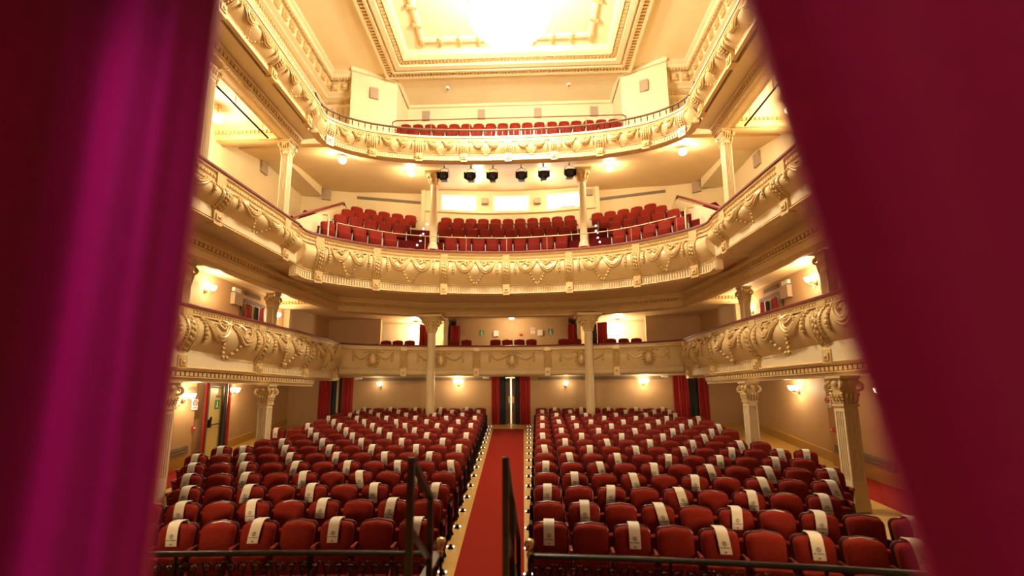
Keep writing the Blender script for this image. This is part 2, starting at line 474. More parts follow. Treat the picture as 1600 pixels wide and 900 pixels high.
# stalls side walls with their step, and back wall with three door openings
for g, nm in ((-1, 'left'), (1, 'right')):
    mb = MB()
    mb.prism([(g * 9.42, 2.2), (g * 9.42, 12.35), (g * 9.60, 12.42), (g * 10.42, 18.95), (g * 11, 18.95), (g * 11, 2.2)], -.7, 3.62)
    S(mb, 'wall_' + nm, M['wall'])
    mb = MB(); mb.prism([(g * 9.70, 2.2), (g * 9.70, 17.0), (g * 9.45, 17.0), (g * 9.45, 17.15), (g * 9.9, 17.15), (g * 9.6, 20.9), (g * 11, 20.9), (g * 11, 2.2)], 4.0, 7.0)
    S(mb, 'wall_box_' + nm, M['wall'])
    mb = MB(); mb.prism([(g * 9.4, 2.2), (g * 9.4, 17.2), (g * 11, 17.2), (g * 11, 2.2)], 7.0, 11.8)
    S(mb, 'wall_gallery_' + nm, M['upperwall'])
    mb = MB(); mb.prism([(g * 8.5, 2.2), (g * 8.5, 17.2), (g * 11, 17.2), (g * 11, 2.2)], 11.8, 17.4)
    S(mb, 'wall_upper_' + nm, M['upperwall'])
    mb = MB()
    for ya, yb in ((4, 12.3),):
        mb.add([(g * 9.42, ya, flr(ya)), (g * 9.39, ya, flr(ya)), (g * 9.39, ya, flr(ya) + .3), (g * 9.42, ya, flr(ya) + .3),
                (g * 9.42, yb, flr(yb)), (g * 9.39, yb, flr(yb)), (g * 9.39, yb, flr(yb) + .3), (g * 9.42, yb, flr(yb) + .3)], [(0, 1, 2, 3), (4, 7, 6, 5), (1, 5, 6, 2), (3, 2, 6, 7)])
    a, b = (9.58, 12.45), (10.37, 18.9)
    mb.add([(g * a[0], a[1], flr(a[1])), (g * a[0], a[1], flr(a[1]) + .28), (g * b[0], b[1], flr(b[1]) + .28), (g * b[0], b[1], flr(b[1])),
            (g * (a[0] + .04), a[1], flr(a[1]) + .3), (g * (b[0] + .04), b[1], flr(b[1]) + .3)], [(0, 1, 2, 3), (1, 4, 5, 2)])
    S(mb, 'baseboard_' + nm, M['wood'])
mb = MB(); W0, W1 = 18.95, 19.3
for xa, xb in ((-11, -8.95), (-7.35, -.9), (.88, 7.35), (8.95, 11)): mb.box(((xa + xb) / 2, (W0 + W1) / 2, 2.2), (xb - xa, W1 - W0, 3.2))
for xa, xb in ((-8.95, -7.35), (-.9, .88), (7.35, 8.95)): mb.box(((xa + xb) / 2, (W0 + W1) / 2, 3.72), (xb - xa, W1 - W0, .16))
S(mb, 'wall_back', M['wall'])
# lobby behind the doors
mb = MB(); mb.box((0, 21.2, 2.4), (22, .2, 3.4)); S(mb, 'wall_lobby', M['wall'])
mb = MB(); mb.box((0, 20.2, 1.15), (22, 2.1, .3)); S(mb, 'floor_lobby', M['wood'])
mb = MB(); mb.box((0, 18.45, 1.22), (1.72, 1.15, .16)); S(mb, 'floor_step', M['tread'])
# carpet
def carpet():
    mb = MB(); n = 40; rows = []
    for i in range(n + 1):
        y = 5.05 + (17.88 - 5.05) * i / n; f = (y - 6) / 11.2
        xl, xr = -.42 - .30 * f, .61 - .04 * f
        z = flr(y)
        rows.append([(xl, y, z), (xl, y, z + .012), (xr, y, z + .012), (xr, y, z)])
    mb.grid(rows); o = mb.build('aisle_carpet', M['carpet'], None, 30)
    tag(o, 'long red carpet running up the middle aisle between the seats', 'carpet')
carpet()
for g, nm in ((-1, 'exit door side'), (1, 'side opposite the exit door')):
    mb = MB()
    rows = []
    for i in range(13):
        y = 4 + 8 * i / 12; z = flr(y)
        rows.append([(g * 9.37, y, z), (g * 9.37, y, z + .012), (g * 8.2, y, z + .012), (g * 8.2, y, z)])
    mb.grid(rows)
    tag(mb.build('side_carpet', M['carpet'], None, 30), 'red carpet along the side wall on the ' + nm, 'carpet')

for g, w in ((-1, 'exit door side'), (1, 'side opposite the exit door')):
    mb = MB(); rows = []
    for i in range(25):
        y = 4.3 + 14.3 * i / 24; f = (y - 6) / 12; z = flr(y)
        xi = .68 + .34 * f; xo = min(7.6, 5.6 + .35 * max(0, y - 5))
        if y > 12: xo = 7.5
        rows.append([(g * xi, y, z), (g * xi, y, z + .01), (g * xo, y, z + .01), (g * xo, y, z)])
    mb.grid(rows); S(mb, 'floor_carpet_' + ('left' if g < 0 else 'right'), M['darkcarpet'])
# plan curves of the three balcony fronts
A2 = catmull(mirror_pts([(0, 14.80), (2.14, 14.62), (3.94, 14.22), (5.45, 13.40), (6.40, 12.55), (6.44, 11.9)]), 6)
B2C = Path(A2)
B2L = Path([(-6.95, 4.0), (-6.66, 8.3), (-6.44, 11.9)]); B2R = Path([(6.44, 11.9), (6.66, 8.3), (6.95, 4.0)])
A3 = catmull(mirror_pts([(0, 14.16), (2.4, 14.08), (4.0, 13.86), (5.35, 13.42), (6.16, 12.75), (6.14, 12.1)]), 6)
B3C = Path(A3)
B3L = Path([(-6.12, 4.0), (-6.12, 9.0), (-6.14, 12.1)]); B3R = Path([(6.14, 12.1), (6.10, 9.0), (6.10, 4.0)])
A1 = catmull(mirror_pts([(0, 18.25), (2.86, 18.07), (5.53, 17.50), (6.7, 17.0), (7.16, 16.6)]), 6)
B1C = Path(A1)
l1 = catmull([(-7.95, 4.0), (-7.58, 9.2), (-7.34, 11.6), (-7.08, 15.0), (-7.10, 15.9), (-7.16, 16.6)], 5)
B1L = Path(l1); B1R = Path([(-p.x, p.y) for p in l1[::-1]])

# slabs: floors and ceilings of the balconies
def zone(path, out, yb, xb):
    pts = [path.at(q, out, 0) for q in path.samples(step=.4)]
    return [(p.x, p.y) for p in pts] + [(xb, pts[-1].y), (xb, yb), (-xb, yb), (-xb, pts[0].y)]
for g, nm in ((-1, 'left'), (1, 'right')):
    slab('floor_box_' + nm, M['ceiling'], [(g * 7.85, 4.0), (g * 7.35, 11.5), (g * 7.15, 15.0), (g * 7.2, 16.4), (g * 7.3, 17.2), (g * 9.72, 17.2), (g * 9.72, 4.0)], 3.42, 4.05)
    slab('ceiling_box_' + nm, M['ceiling'], [(g * 6.9, 4.0), (g * 6.6, 8.3), (g * 6.4, 11.95), (g * 6.4, 12.5), (g * 9.72, 17.2), (g * 9.72, 4.0)], 6.86, 7.2)
    slab('ceiling_gallery_' + nm, M['ceiling'], [(g * 6.37, 4.0), (g * 6.37, 12.1), (g * 6.42, 12.6), (g * 9.42, 13.0), (g * 9.42, 4.0)], 11.42, 11.75)
slab('floor_box_back', M['ceiling'], zone(B1C, -.1, 22.6, 9.9), 3.62, 4.05)
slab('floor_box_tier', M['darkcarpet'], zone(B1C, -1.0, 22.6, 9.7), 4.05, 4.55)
slab('ceiling_box_back', M['soffit'], zone(B2C, -.17, 22.6, 9.9), 6.76, 6.9)
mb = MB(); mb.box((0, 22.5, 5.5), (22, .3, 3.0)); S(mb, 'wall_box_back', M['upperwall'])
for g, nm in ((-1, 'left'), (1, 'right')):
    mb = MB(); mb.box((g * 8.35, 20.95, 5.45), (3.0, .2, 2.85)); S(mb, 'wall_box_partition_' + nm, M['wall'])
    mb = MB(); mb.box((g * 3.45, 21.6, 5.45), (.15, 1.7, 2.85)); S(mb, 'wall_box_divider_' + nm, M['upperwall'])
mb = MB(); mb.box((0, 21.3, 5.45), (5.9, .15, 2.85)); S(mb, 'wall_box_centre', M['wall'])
# second balcony tiers
D2 = [.85, 1.55, 2.25, 2.9, 3.5]; F2 = [7.60, 8.40, 9.09, 9.67, 10.14]
prof = [(-.17, 6.9), (-.17, 7.2), (-.30, 7.2), (-.30, F2[0])]
for k in range(5):
    prof.append((-D2[k] - .18, F2[k]))
    if k < 4: prof.append((-D2[k] - .18, F2[k + 1]))
prof += [(-4.6, F2[4]), (-4.6, 6.9)]
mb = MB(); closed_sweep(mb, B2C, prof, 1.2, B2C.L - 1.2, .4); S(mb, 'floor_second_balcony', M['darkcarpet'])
for g in (-1, 1):
    pass
# third balcony: sloping underside over the second balcony, and the rear steps
def yfront(x):
    ax = abs(x)
    if ax > 6.25: return 13.1
    q = B3C.s_of(x=x); p, n = B3C.pn(q); return max(13.1 if ax > 5.9 else 0, p.y + .22 / max(.35, abs(n.y)))
mb = MB(); lo = []; hi = []
for i in range(41):
    x = -9.5 + 19.0 * i / 40; yf = yfront(x); amp = 1.08 - .5 * min(1, max(0, (abs(x) - 3) / 6))
    r = []
    for j in range(13):
        y = yf + (18.95 - yf) * j / 12; h = min(1, (y - yf) / 2.2) * amp + .08 * max(0, y - yf - 2.2)
        r.append((x, y, 11.43 + h))
    lo.append(r); hi.append([(p[0], p[1], p[2] + .14) for p in r])
mb.grid([l + h[::-1] for l, h in zip(lo, hi)], closed=True)
S(mb, 'ceiling_second_balcony', M['soffit'], 60)
mb = MB(); closed_sweep(mb, B3C, [(-2.7, 12.75), (-4.75, 13.0), (-4.75, 14.79), (-3.55, 14.79), (-3.55, 14.17), (-2.7, 14.17)], B3C.s_of(x=-4.3), B3C.s_of(x=4.3), .3)
S(mb, 'floor_third_balcony', M['darkcarpet'])
# second balcony back walls and projection booth
def wallstrip(name, pts, z0, z1, m, th=.25):
    mb = MB(); P = Path(pts); closed_sweep(mb, P, [(0, z0), (0, z1), (-th, z1), (-th, z0)], 0, P.L, .5); return S(mb, name, m)
wallstrip('wall_balcony_left', [(-9.45, 17.15), (-7.34, 18.1), (-4.1, 18.85)], 7.2, 13.2, M['upperwall'])
wallstrip('wall_balcony_right', [(4.1, 18.85), (7.34, 18.1), (9.45, 17.15)], 7.2, 13.2, M['upperwall'])
bc = catmull([(-4.15, 18.45), (-2.1, 18.78), (0, 18.9), (2.1, 18.78), (4.15, 18.45)], 6); BP = Path(bc)
WIN = [(-3.30, -1.66), (-.78, .90), (1.80, 3.36)]
segs = [(-4.15, -3.30), (-1.66, -.78), (.90, 1.80), (3.36, 4.15)]
mb = MB()
def arcbox(mb, xa, xb, za, zb, o0=0, o1=-.35):
    qa, qb = BP.s_of(x=xa), BP.s_of(x=xb)
    closed_sweep(mb, BP, [(o0, za), (o0, zb), (o1, zb), (o1, za)], qa, qb, .3)
arcbox(mb, -4.15, 4.15, 7.2, 11.66); arcbox(mb, -4.15, 4.15, 12.42, 13.2)
for xa, xb in segs: arcbox(mb, xa, xb, 11.66, 12.42)
for g in (-1, 1): mb.box((g * 4.15, 18.75, 10.2), (.2, .7, 6.0))
S(mb, 'wall_booth', M['upperwall'])
mb = MB(); arcbox(mb, -4.15, 4.15, 11.52, 11.62, .09, 0); S(mb, 'trim_1', M['ivory'])
for i, (xa, xb) in enumerate(WIN):
    root = bpy.data.objects.new('window_%d' % (i + 1), None); COL.objects.link(root); struct(root)
    mb = MB(); arcbox(mb, xa - .05, xb + .05, 11.62, 11.70, .03, -.3); arcbox(mb, xa - .05, xb + .05, 12.38, 12.46, .03, -.3)
    arcbox(mb, xa - .05, xa + .04, 11.62, 12.46, .03, -.3); arcbox(mb, xb - .04, xb + .05, 11.62, 12.46, .03, -.3)
    o = mb.build('window_frame', M['white'], root, 30); struct(o)
    mb = MB(); arcbox(mb, xa + .03, xb - .03, 11.69, 12.39, -.18, -.2)
    o = mb.build('window_pane', M['pane'], root, 30); struct(o)
mb = MB(); q = BP.s_of(x=2.75); mb.box(BP.at(q, -.1, 11.76), (.75, .1, .06), BP.frame(q)); tag(mb.build('booth_shelf', M['slot'], None, 30), 'thin dark ledge inside the bright booth window beside the pillar', 'shelf')
# sloping side walls of the second balcony stairs
for g, nm in ((-1, 'left'), (1, 'right')):
    mb = MB(); mb.prism([(0, 0)] * 0 or [(12.75, 7.2), (17.6, 7.2), (17.6, 11.1), (16.85, 11.1), (12.75, 8.55)], 0, .14)
    mb.v = [(g * (6.93 + (y - 12.7) * .075 + z), y, x) for y, x, z in mb.v]
    S(mb, 'wall_stair_' + nm, M['upperwall'])
    h = MB(); pts = [(g * 7.0, 12.6, 8.62), (g * 7.29, 16.85, 11.22), (g * 7.31, 17.15, 11.1)]
    h.tube(pts, .05, 8)
    tag(h.build('stair_handrail', M['railred'], None, 50), 'red handrail sloping up the %s stair wall of the second balcony' % ('exit-door-side' if g < 0 else 'far-side'), 'handrail')
# third balcony back wall, corner boxes, cove lines
mb = MB(); mb.box((0, 18.9, 15.2), (10.5, .3, 4.4)); S(mb, 'wall_upper_back', M['upperwall'])
for g, nm in ((-1, 'left'), (1, 'right')):
    slab('wall_corner_' + nm, M['upperwall'], [(g * 6.95, 16.25), (g * 5.15, 17.05), (g * 5.15, 18.8), (g * 8.6, 18.8), (g * 8.6, 17.0), (g * 6.95, 17.0)], 13.0, CZ)
    P = [(-6.97, 16.2), (-5.1, 17.02), (-5.1, 18.72)]
    if g > 0: P = [(-x, y) for x, y in P[::-1]]
    P = Path(P); mb = MB(); closed_sweep(mb, P, [(0, CZ - .14), (.05, CZ - .12), (.10, CZ - .02), (.10, CZ), (0, CZ)], 0, P.L, .4); S(mb, 'trim_corner_' + nm, M['ivory'])
mb = MB(); mb.box((0, 18.72, CZ - .07), (10.2, .12, .14)); S(mb, 'trim_2', M['ivory'])
# ceiling
mb = MB(); mb.box((0, 10.5, CZ + .15), (22, 17.2, .3)); S(mb, 'ceiling', M['ceiling'])
def rect_ring(x, ya, yb, prof, mb):
    """prof: (inset, z) closed; ring with mitred corners"""
    rows = []
    for cx, cy, sx, sy in ((-x, ya, 1, 1), (x, ya, -1, 1), (x, yb, -1, -1), (-x, yb, 1, -1), (-x, ya, 1, 1)):
        rows.append([(cx + sx * i, cy + sy * i, z) for i, z in prof])
    mb.grid(rows, closed=True)
def rect_blocks(x, ya, yb, inset, pitch, size, z, mb):
    X = x - inset; Ya = ya + inset; Yb = yb - inset
    n = int(2 * X / pitch)
    for i in range(n): mb.box((-X + (i + .5) * 2 * X / n, Yb, z), size)
    n = int((Yb - Ya) / pitch)
    for i in range(n):
        for g in (-1, 1): mb.box((g * X, Ya + (i + .5) * (Yb - Ya) / n, z), (size[1], size[0], size[2]))
fx, fa, fb = 5.58, 5.2, 16.75
cf = empty('ceiling_moulding', (0, 11, CZ), 'large rectangular cream moulding framing the middle of the ceiling', 'moulding')
def cpart(mb, n, m, root):
    o = mb.build(n, m, root, 35, origin=root.location); o.location = (0, 0, 0); return o
mb = MB(); rect_ring(fx, fa, fb, [(0, CZ), (.01, CZ - .16), (.08, CZ - .24), (.20, CZ - .24), (.20, CZ - .12), (.42, CZ - .12), (.43, CZ - .30), (.56, CZ - .34), (.58, CZ - .22), (.66, CZ - .22), (.68, CZ - .34), (.90, CZ - .36), (.91, CZ - .20), (1.13, CZ - .18), (1.14, CZ - .28), (1.32, CZ - .22), (1.40, CZ)], mb)
cpart(mb, 'frame_moulding', M['ivory'], cf)
mb = MB(); rect_blocks(fx, fa, fb, .31, .14, (.085, .2, .12), CZ - .17, mb); cpart(mb, 'flute_trim', M['gold'], cf)  # flutes and dentils coloured darker to stand in for shade in the grooves
mb = MB(); rect_blocks(fx, fa, fb, 1.02, .15, (.09, .14, .10), CZ - .23, mb); cpart(mb, 'dentil_trim', M['gold'], cf)
gx, ga, gb = 3.62, 7.0, 15.06
cg = empty('ceiling_garland', (0, 11, CZ), 'raised leaf garland border around the chandelier on the ceiling', 'moulding')
mb = MB(); rect_ring(gx, ga, gb, [(0, CZ), (.03, CZ - .06), (.10, CZ - .10), (.20, CZ - .10), (.27, CZ - .06), (.30, CZ)], mb); cpart(mb, 'garland_moulding', M['ivory'], cg)
for i in range(9):
    for g, yy in ((-1, gb - .15), (1, gb - .15)):
        if i < 5:
            mb = MB(); mb.box((g * (.35 + .78 * i), yy, CZ - .065), (.10, .36, .13), Matrix.Rotation(.3 * g, 3, 'Z')); cpart(mb, 'ribbon', M['gold'], cg)
    for g in (-1, 1):
        mb = MB(); mb.box((g * (gx - .15), gb - .9 - .78 * i, CZ - .065), (.36, .10, .13), Matrix.Rotation(.3, 3, 'Z')); cpart(mb, 'ribbon', M['gold'], cg)
# cornice around the upper hall
for g, nm in ((-1, 'exit-door side'), (1, 'side opposite the exit door')):
    P = [(-8.5, 4.0), (-8.5, 17.0), (-6.9, 17.0)]
    if g > 0: P = [(-x, y) for x, y in P[::-1]]
    P = Path(P)
    root = empty('hall_cornice', (g * 8.4, 10, 16), 'deep cream cornice of scrolls and dentils high on the wall, ' + nm, 'cornice', 'ceiling cornices')
    # mitre by hand: build the two runs separately
    runs = []
    mb = MB(); rows = []
    prof = [(0, CZ), (.74, CZ), (.74, CZ - .12), (.66, CZ - .16), (.62, CZ - .30), (.50, CZ - .34), (.48, CZ - .42), (.44, CZ - .44), (.40, CZ - .85), (.24, CZ - .92), (.24, CZ - 1.0), (.14, CZ - 1.04), (.12, CZ - 1.30), (.06, CZ - 1.36), (.05, CZ - 2.0), (0, CZ - 2.04)]
    rows = [[(g * (-8.5 + o) * -1 * -1 if False else g * (8.5 - o), 4.0, z) for o, z in prof], [(g * (8.5 - o), 17.0 - o, z) for o, z in prof], [(g * 6.9, 17.0 - o, z) for o, z in prof]]
    mb.grid(rows, closed=True)
    def hp(mb, n, m):
        o = mb.build(n, m, root, 35, origin=root.location); o.location = (0, 0, 0)
    hp(mb, 'cornice_moulding', M['ivory'])
    def runblocks(mb, out, pitch, size, z, blobs=False):
        n = int((17 - out - 5) / pitch)
        for i in range(n):
            c = (g * (8.5 - out), 17 - out - (i + .5) * pitch, z)
            mb.box(c, (size[1], size[0], size[2]))
            if blobs: mb.blob((c[0] - g * size[1] * .55, c[1], c[2]), (.08, .11, .11), n=8, k=5)
        n = max(1, int((8.5 - out - 6.9) / pitch))
        for i in range(n):
            c = (g * (8.5 - out - (i + .5) * pitch), 17 - out, z); mb.box(c, size)
            if blobs: mb.blob((c[0], c[1] - size[1] * .55, c[2]), (.11, .08, .11), n=8, k=5)
    mb = MB(); runblocks(mb, .56, .13, (.09, .10, .10), CZ - .37); hp(mb, 'dentil_trim', M['gold'])
    mb = MB(); runblocks(mb, .42, .48, (.26, .16, .34), CZ - .64, True); hp(mb, 'scroll_trim', M['gold'])
    mb = MB(); runblocks(mb, .14, .12, (.06, .08, .16), CZ - 1.17); hp(mb, 'egg_trim', M['gold'])
    mb = MB(); runblocks(mb, .06, .24, (.10, .06, .52), CZ - 1.68); hp(mb, 'flute_trim', M['gold'])
# ------------------------------------------------------------------ balcony fronts
FAR = 'opposite the exit door'; NEAR = 'above the exit door'
P2s = Prof(8.07, 7.66, 7.04, .02, .30, 6.78, -.06); P2c = Prof(8.05, 7.68, 6.78, .02, .30, 6.46, -.02)
P3s = Prof(12.30, 12.08, 11.66, .0, .20, 11.42, -.20); P3c = Prof(12.30, 12.14, 11.62, .0, .16, 11.38, -.06)
P1s = Prof(4.95, 4.72, 3.70, .0, .30, 3.44, -.06); P1c = Prof(4.95, 4.74, 3.92, .0, .08, 3.66, .02)
def sy(path, ys): return sorted(path.s_of(y=y) for y in ys)
def sx(path, xs): return sorted(path.s_of(x=x) for x in xs)
g2 = 'gilded balcony fronts'
y1 = (4.6, 7.0, 9.45, 11.9, 14.2, 16.35); y2 = (4.2, 6.3, 8.9, 11.4); y3 = (4.05, 6.0, 8.0, 9.95, 11.85)
balcony('balcony_parapet', 'lowest gilded balcony front bulging out above the exit door', B1L, P1s, sy(B1L, y1), 0, B1L.L, 'swag', g2)
balcony('balcony_parapet', 'lowest gilded balcony front bulging out on the side opposite the exit door', B1R, P1s, sy(B1R, y1), 0, B1R.L, 'swag', g2)
balcony('balcony_parapet', 'flatter lowest balcony front with wreaths above the rear seats', B1C, P1c, sx(B1C, (-7.0, -4.65, -1.5, 1.65, 4.6, 7.0)), .16, B1C.L - .16, 'wreath', g2)
balcony('balcony_parapet', 'middle gilded balcony front above the lowest one, exit-door side', B2L, P2s, sy(B2L, y2), 0, B2L.L, 'swag', g2)
balcony('balcony_parapet', 'middle gilded balcony front above the lowest one, opposite the exit-door side', B2R, P2s, sy(B2R, y2), 0, B2R.L, 'swag', g2)
balcony('balcony_parapet', 'curved gilded middle balcony front below the rows of red balcony seats', B2C, P2c, sx(B2C, (-6.15, -4.6, -2.3, 0, 2.3, 4.6, 6.15)), .1, B2C.L - .1, 'swag', g2)
balcony('balcony_parapet', 'topmost gilded balcony front under the cornice, exit-door side', B3L, P3s, sy(B3L, y3), 0, B3L.L, 'swag', g2, rail=False)
balcony('balcony_parapet', 'topmost gilded balcony front under the cornice, opposite the exit-door side', B3R, P3s, sy(B3R, y3), 0, B3R.L, 'swag', g2, rail=False)
balcony('balcony_parapet', 'brightly lit curved topmost balcony front below the iron railing', B3C, P3c, sx(B3C, (-6.05, -4.8, -3.2, -1.55, .1, 1.8, 3.45, 5.0, 6.05)), .1, B3C.L - .1, 'swag', g2, rail=False)

# dentilled beams under the balconies
def beam(name, path, a, b, z0, z1, zd, w=.42):
    root = bpy.data.objects.new(name, None); COL.objects.link(root); struct(root)
    mb = MB(); h = zd
    closed_sweep(mb, path, [(0, z0), (0, zd - .12), (.05, zd - .10), (.05, zd - .07), (.0, zd - .06), (.0, zd + .05), (.07, zd + .06), (.10, zd + .10), (.10, zd + .13), (0, zd + .14), (0, z1), (-w, z1), (-w, z0), (-w + .05, z0 - .03), (-.05, z0 - .03)], a, b, .3)
    struct(mb.build('beam_moulding', M['cream'], root, 35))
    mb = MB(); blocks(mb, path, a, b, .13, (.09, .06, .10), .03, zd); struct(mb.build('dentil_trim', M['gold'], root, 35))
    mb = MB(); blocks(mb, path, a, b, .10, (.075, .04, .04), -.02, z0 - .01); struct(mb.build('bead_trim', M['gold'], root, 35))
    return root
bp2 = Path(mirror_pts([(0, 17.5), (3.45, 17.32), (6.85, 16.0), (7.30, 12.4), (7.45, 9.2), (7.62, 4.0)]))
beam('beam_middle_balcony', bp2, 0, bp2.L, 6.20, 6.88, 6.50)
for nm, pth in (('left', Path([(-6.9, 4.0), (-6.9, 12.6)])), ('right', Path([(6.9, 12.6), (6.9, 4.0)]))):
    beam('beam_top_' + nm, pth, 0, pth.L, 11.10, 11.44, 11.27, .45)
for nm, pth in (('left', B1L), ('right', B1R)):
    e = pth.s_of(y=14.75)
    a, b = (0, e) if nm == 'left' else (e, pth.L)
    root = bpy.data.objects.new('beam_low_' + nm, None); COL.objects.link(root); struct(root)
    mb = MB(); closed_sweep(mb, pth, [(.02, 3.11), (.02, 3.18), (.07, 3.20), (.07, 3.22), (.03, 3.23), (.03, 3.34), (.10, 3.36), (.13, 3.41), (-.35, 3.41), (-.35, 3.11)], a, b, .3)
    struct(mb.build('beam_moulding', M['cream'], root, 35))
    mb = MB(); blocks(mb, pth, a, b, .12, (.085, .06, .085), .05, 3.285); struct(mb.build('dentil_trim', M['gold'], root, 35))
for g, nm in ((-1, 'left'), (1, 'right')):
    pth = Path([(g * 9.4, 12.05), (g * 7.0, 12.05)] if g < 0 else [(7.0, 12.05), (9.4, 12.05)])
    beam('beam_cross_' + nm, pth, 0, pth.L, 11.08, 11.44, 11.30, .40)
    pth = Path([(g * 9.75, 16.6), (g * 6.6, 16.6)] if g < 0 else [(6.6, 16.6), (9.75, 16.6)])
    beam('beam_box_' + nm, pth, 0, pth.L, 6.50, 6.88, 6.68, .40)

# columns
gc = 'fluted columns along the sides'
for g, w in ((-1, 'exit-door side'), (1, 'side opposite the exit door')):
    pier(g * 7.42, 9.0, flr(9.0), 3.1, .285, .64, 'tall fluted column in front among the stalls seats, ' + w, gc, rz=g * .0)
    pier(g * 7.14, 12.2, flr(12.2), 3.1, .27, .60, 'second fluted column among the stalls seats, ' + w, gc)
    pier(g * 7.98, 9.8, 4.05, 6.165, .24, .40, 'short fluted column in front on the lowest balcony, ' + w, gc)
    pier(g * 7.72, 13.08, 4.05, 6.165, .225, .38, 'second short fluted column on the lowest balcony, ' + w, gc)
    pier(g * 7.22, 9.0, 7.2, 11.08, .26, .40, 'front fluted column on the middle balcony, ' + w, gc)
    pier(g * 7.1, 12.25, 7.2, 11.08, .24, .38, 'rear fluted column on the middle balcony, ' + w, gc)
gp = 'round pillars in the middle of the hall'
for g, w in ((-1, 'nearer the exit door'), (1, 'farther from the exit door')):
    round_pillar(g * 3.36, 17.35, flr(17.35), 6.165, .18, .70, .54, 'slim round cream pillar rising from the rear stalls seats, ' + w, gp)
    round_pillar(g * 3.13, 16.25, 8.75, 12.14, .15, .5, .36, 'slim round pillar among the second balcony seats, ' + w, gp)

# ------------------------------------------------------------------ lamps
def pl(loc, power, r=.08, col=(1, .78, .48)):
    l = bpy.data.lights.new('lamp_light', 'POINT'); l.energy = power; l.shadow_soft_size = r; l.color = col
    o = bpy.data.objects.new('lamp_light', l); COL.objects.link(o); o.location = loc; return o
K = 1.7
def sconce(x, y, z, d, label, power, two=False):
    """d: direction into the room"""
    d = Vector((d[0], d[1], 0)).normalized(); t = Vector((-d.y, d.x, 0))
    root = empty('wall_sconce', (x, y, z), label, 'wall lamp', 'wall sconces')
    mb = MB(); mb.blob(d * .02 + Vector((0, 0, -.12)), (.06, .06, .09), n=10, k=6)
    offs = (-.12, .12) if two else (0,)
    for o in offs:
        mb.tube([d * .02 + Vector((0, 0, -.14)), d * .10 + t * o * .6 + Vector((0, 0, -.20)), d * .17 + t * o + Vector((0, 0, -.15)), d * .17 + t * o + Vector((0, 0, -.08))], .012, 6)
    mb.build('bracket', M['brass'], root, 50)
    for o in offs:
        mb = MB(); mb.lathe([(.035, -.09), (.07, -.05), (.09, 0), (.105, .06), (.10, .065), (.03, .05)], d * .17 + t * o, 14)
        mb.build('shade', M['lamp'], root, 60)
    pl((x + d.x * .34, y + d.y * .34, z + .02), power * K)
gn = 'back wall of the stalls'
sconce(-6.07, 18.94, 3.32, (0, -1), 'small dim sconce on the stalls back wall beside the curtained doorway nearest the exit door', 5)
sconce(-2.42, 18.94, 3.40, (0, -1), 'bright sconce on the stalls back wall between pillar and middle doorway', 32, True)
sconce(2.50, 18.94, 3.30, (0, -1), 'small dim sconce on the stalls back wall just past the middle doorway', 6)
sconce(6.03, 18.94, 3.38, (0, -1), 'bright sconce on the stalls back wall farthest from the exit door', 30, True)
sconce(-9.41, 11.85, 2.78, (1, 0), 'bright sconce on the stalls side wall before the exit door', 42, True)
sconce(-9.84, 14.35, 3.0, (1, 0), 'bright sconce on the stalls side wall just past the exit door', 36, True)
sconce(9.80, 14.1, 2.95, (-1, 0), 'bright sconce on the blank stalls side wall between two columns', 42, True)
sconce(9.41, 10.2, 2.8, (-1, 0), 'sconce on the stalls side wall behind the big column', 26, True)
for g, w in ((-1, 'exit-door side'), (1, 'side opposite the exit door')):
    sconce(g * 9.69, 12.6, 6.28, (-g, 0), 'bright sconce on the lowest balcony wall beside the loudspeaker, ' + w, 42, True)
    sconce(g * 9.69, 16.2, 6.1, (-g, 0), 'sconce on the lowest balcony wall behind the short column, ' + w, 34, True)
def ceil_lamp(x, y, z, ztop, label, power):
    root = empty('ceiling_lamp', (x, y, z), label, 'ceiling lamp', 'small balcony ceiling lamps')
    mb = MB(); mb.lathe([(.10, ztop - z), (.10, ztop - z - .03), (.02, ztop - z - .05), (.015, .16), (.09, .14), (.10, .10)], n=12); mb.build('mount', M['brass'], root, 50)
    mb = MB(); mb.lathe([(.11, .10), (.15, .02), (.13, -.06), (.07, -.11), (0.0, -.125)], n=16); mb.build('glass_shade', M['lamp'], root, 60)
    pl((x, y, z - .26), power * K * 2.1)
ceil_lamp(-8.5, 10.95, 11.0, 11.42, 'lit glass ceiling lamp under the top balcony, exit-door side, nearest the stage', 62)
ceil_lamp(8.5, 11.2, 11.0, 11.42, 'lit glass ceiling lamp under the top balcony beside the red stage curtain', 62)
ceil_lamp(-6.17, 14.18, 11.60, 11.98, 'lit lamp under the top balcony between side column and stair wall, exit-door side', 46)
ceil_lamp(6.54, 14.17, 11.60, 11.98, 'lit lamp under the top balcony between side column and stair wall, far side', 46)
ceil_lamp(-4.15, 16.25, 12.22, 12.5, 'lit lamp beside the round balcony pillar nearer the exit door', 30)
ceil_lamp(4.30, 16.25, 12.22, 12.5, 'lit lamp beside the round balcony pillar farther from the exit door', 30)
ceil_lamp(-1.36, 17.35, 12.45, 12.68, 'lit lamp behind the black spotlights between first and second booth window', 26)
ceil_lamp(1.60, 17.35, 12.45, 12.68, 'lit lamp behind the black spotlights between second and third booth window', 26)
ceil_lamp(-5.2, 21.6, 6.5, 6.76, 'ceiling lamp in the bright lowest balcony room nearer the exit door', 60)
ceil_lamp(5.6, 21.6, 6.5, 6.76, 'ceiling lamp in the bright lowest balcony room farther from the exit door', 60)
ceil_lamp(0, 20.0, 6.62, 6.76, 'added ceiling lamp over the middle seats of the lowest balcony, out of view', 26)  # lamp added to light the middle of the lowest balcony, kept out of view

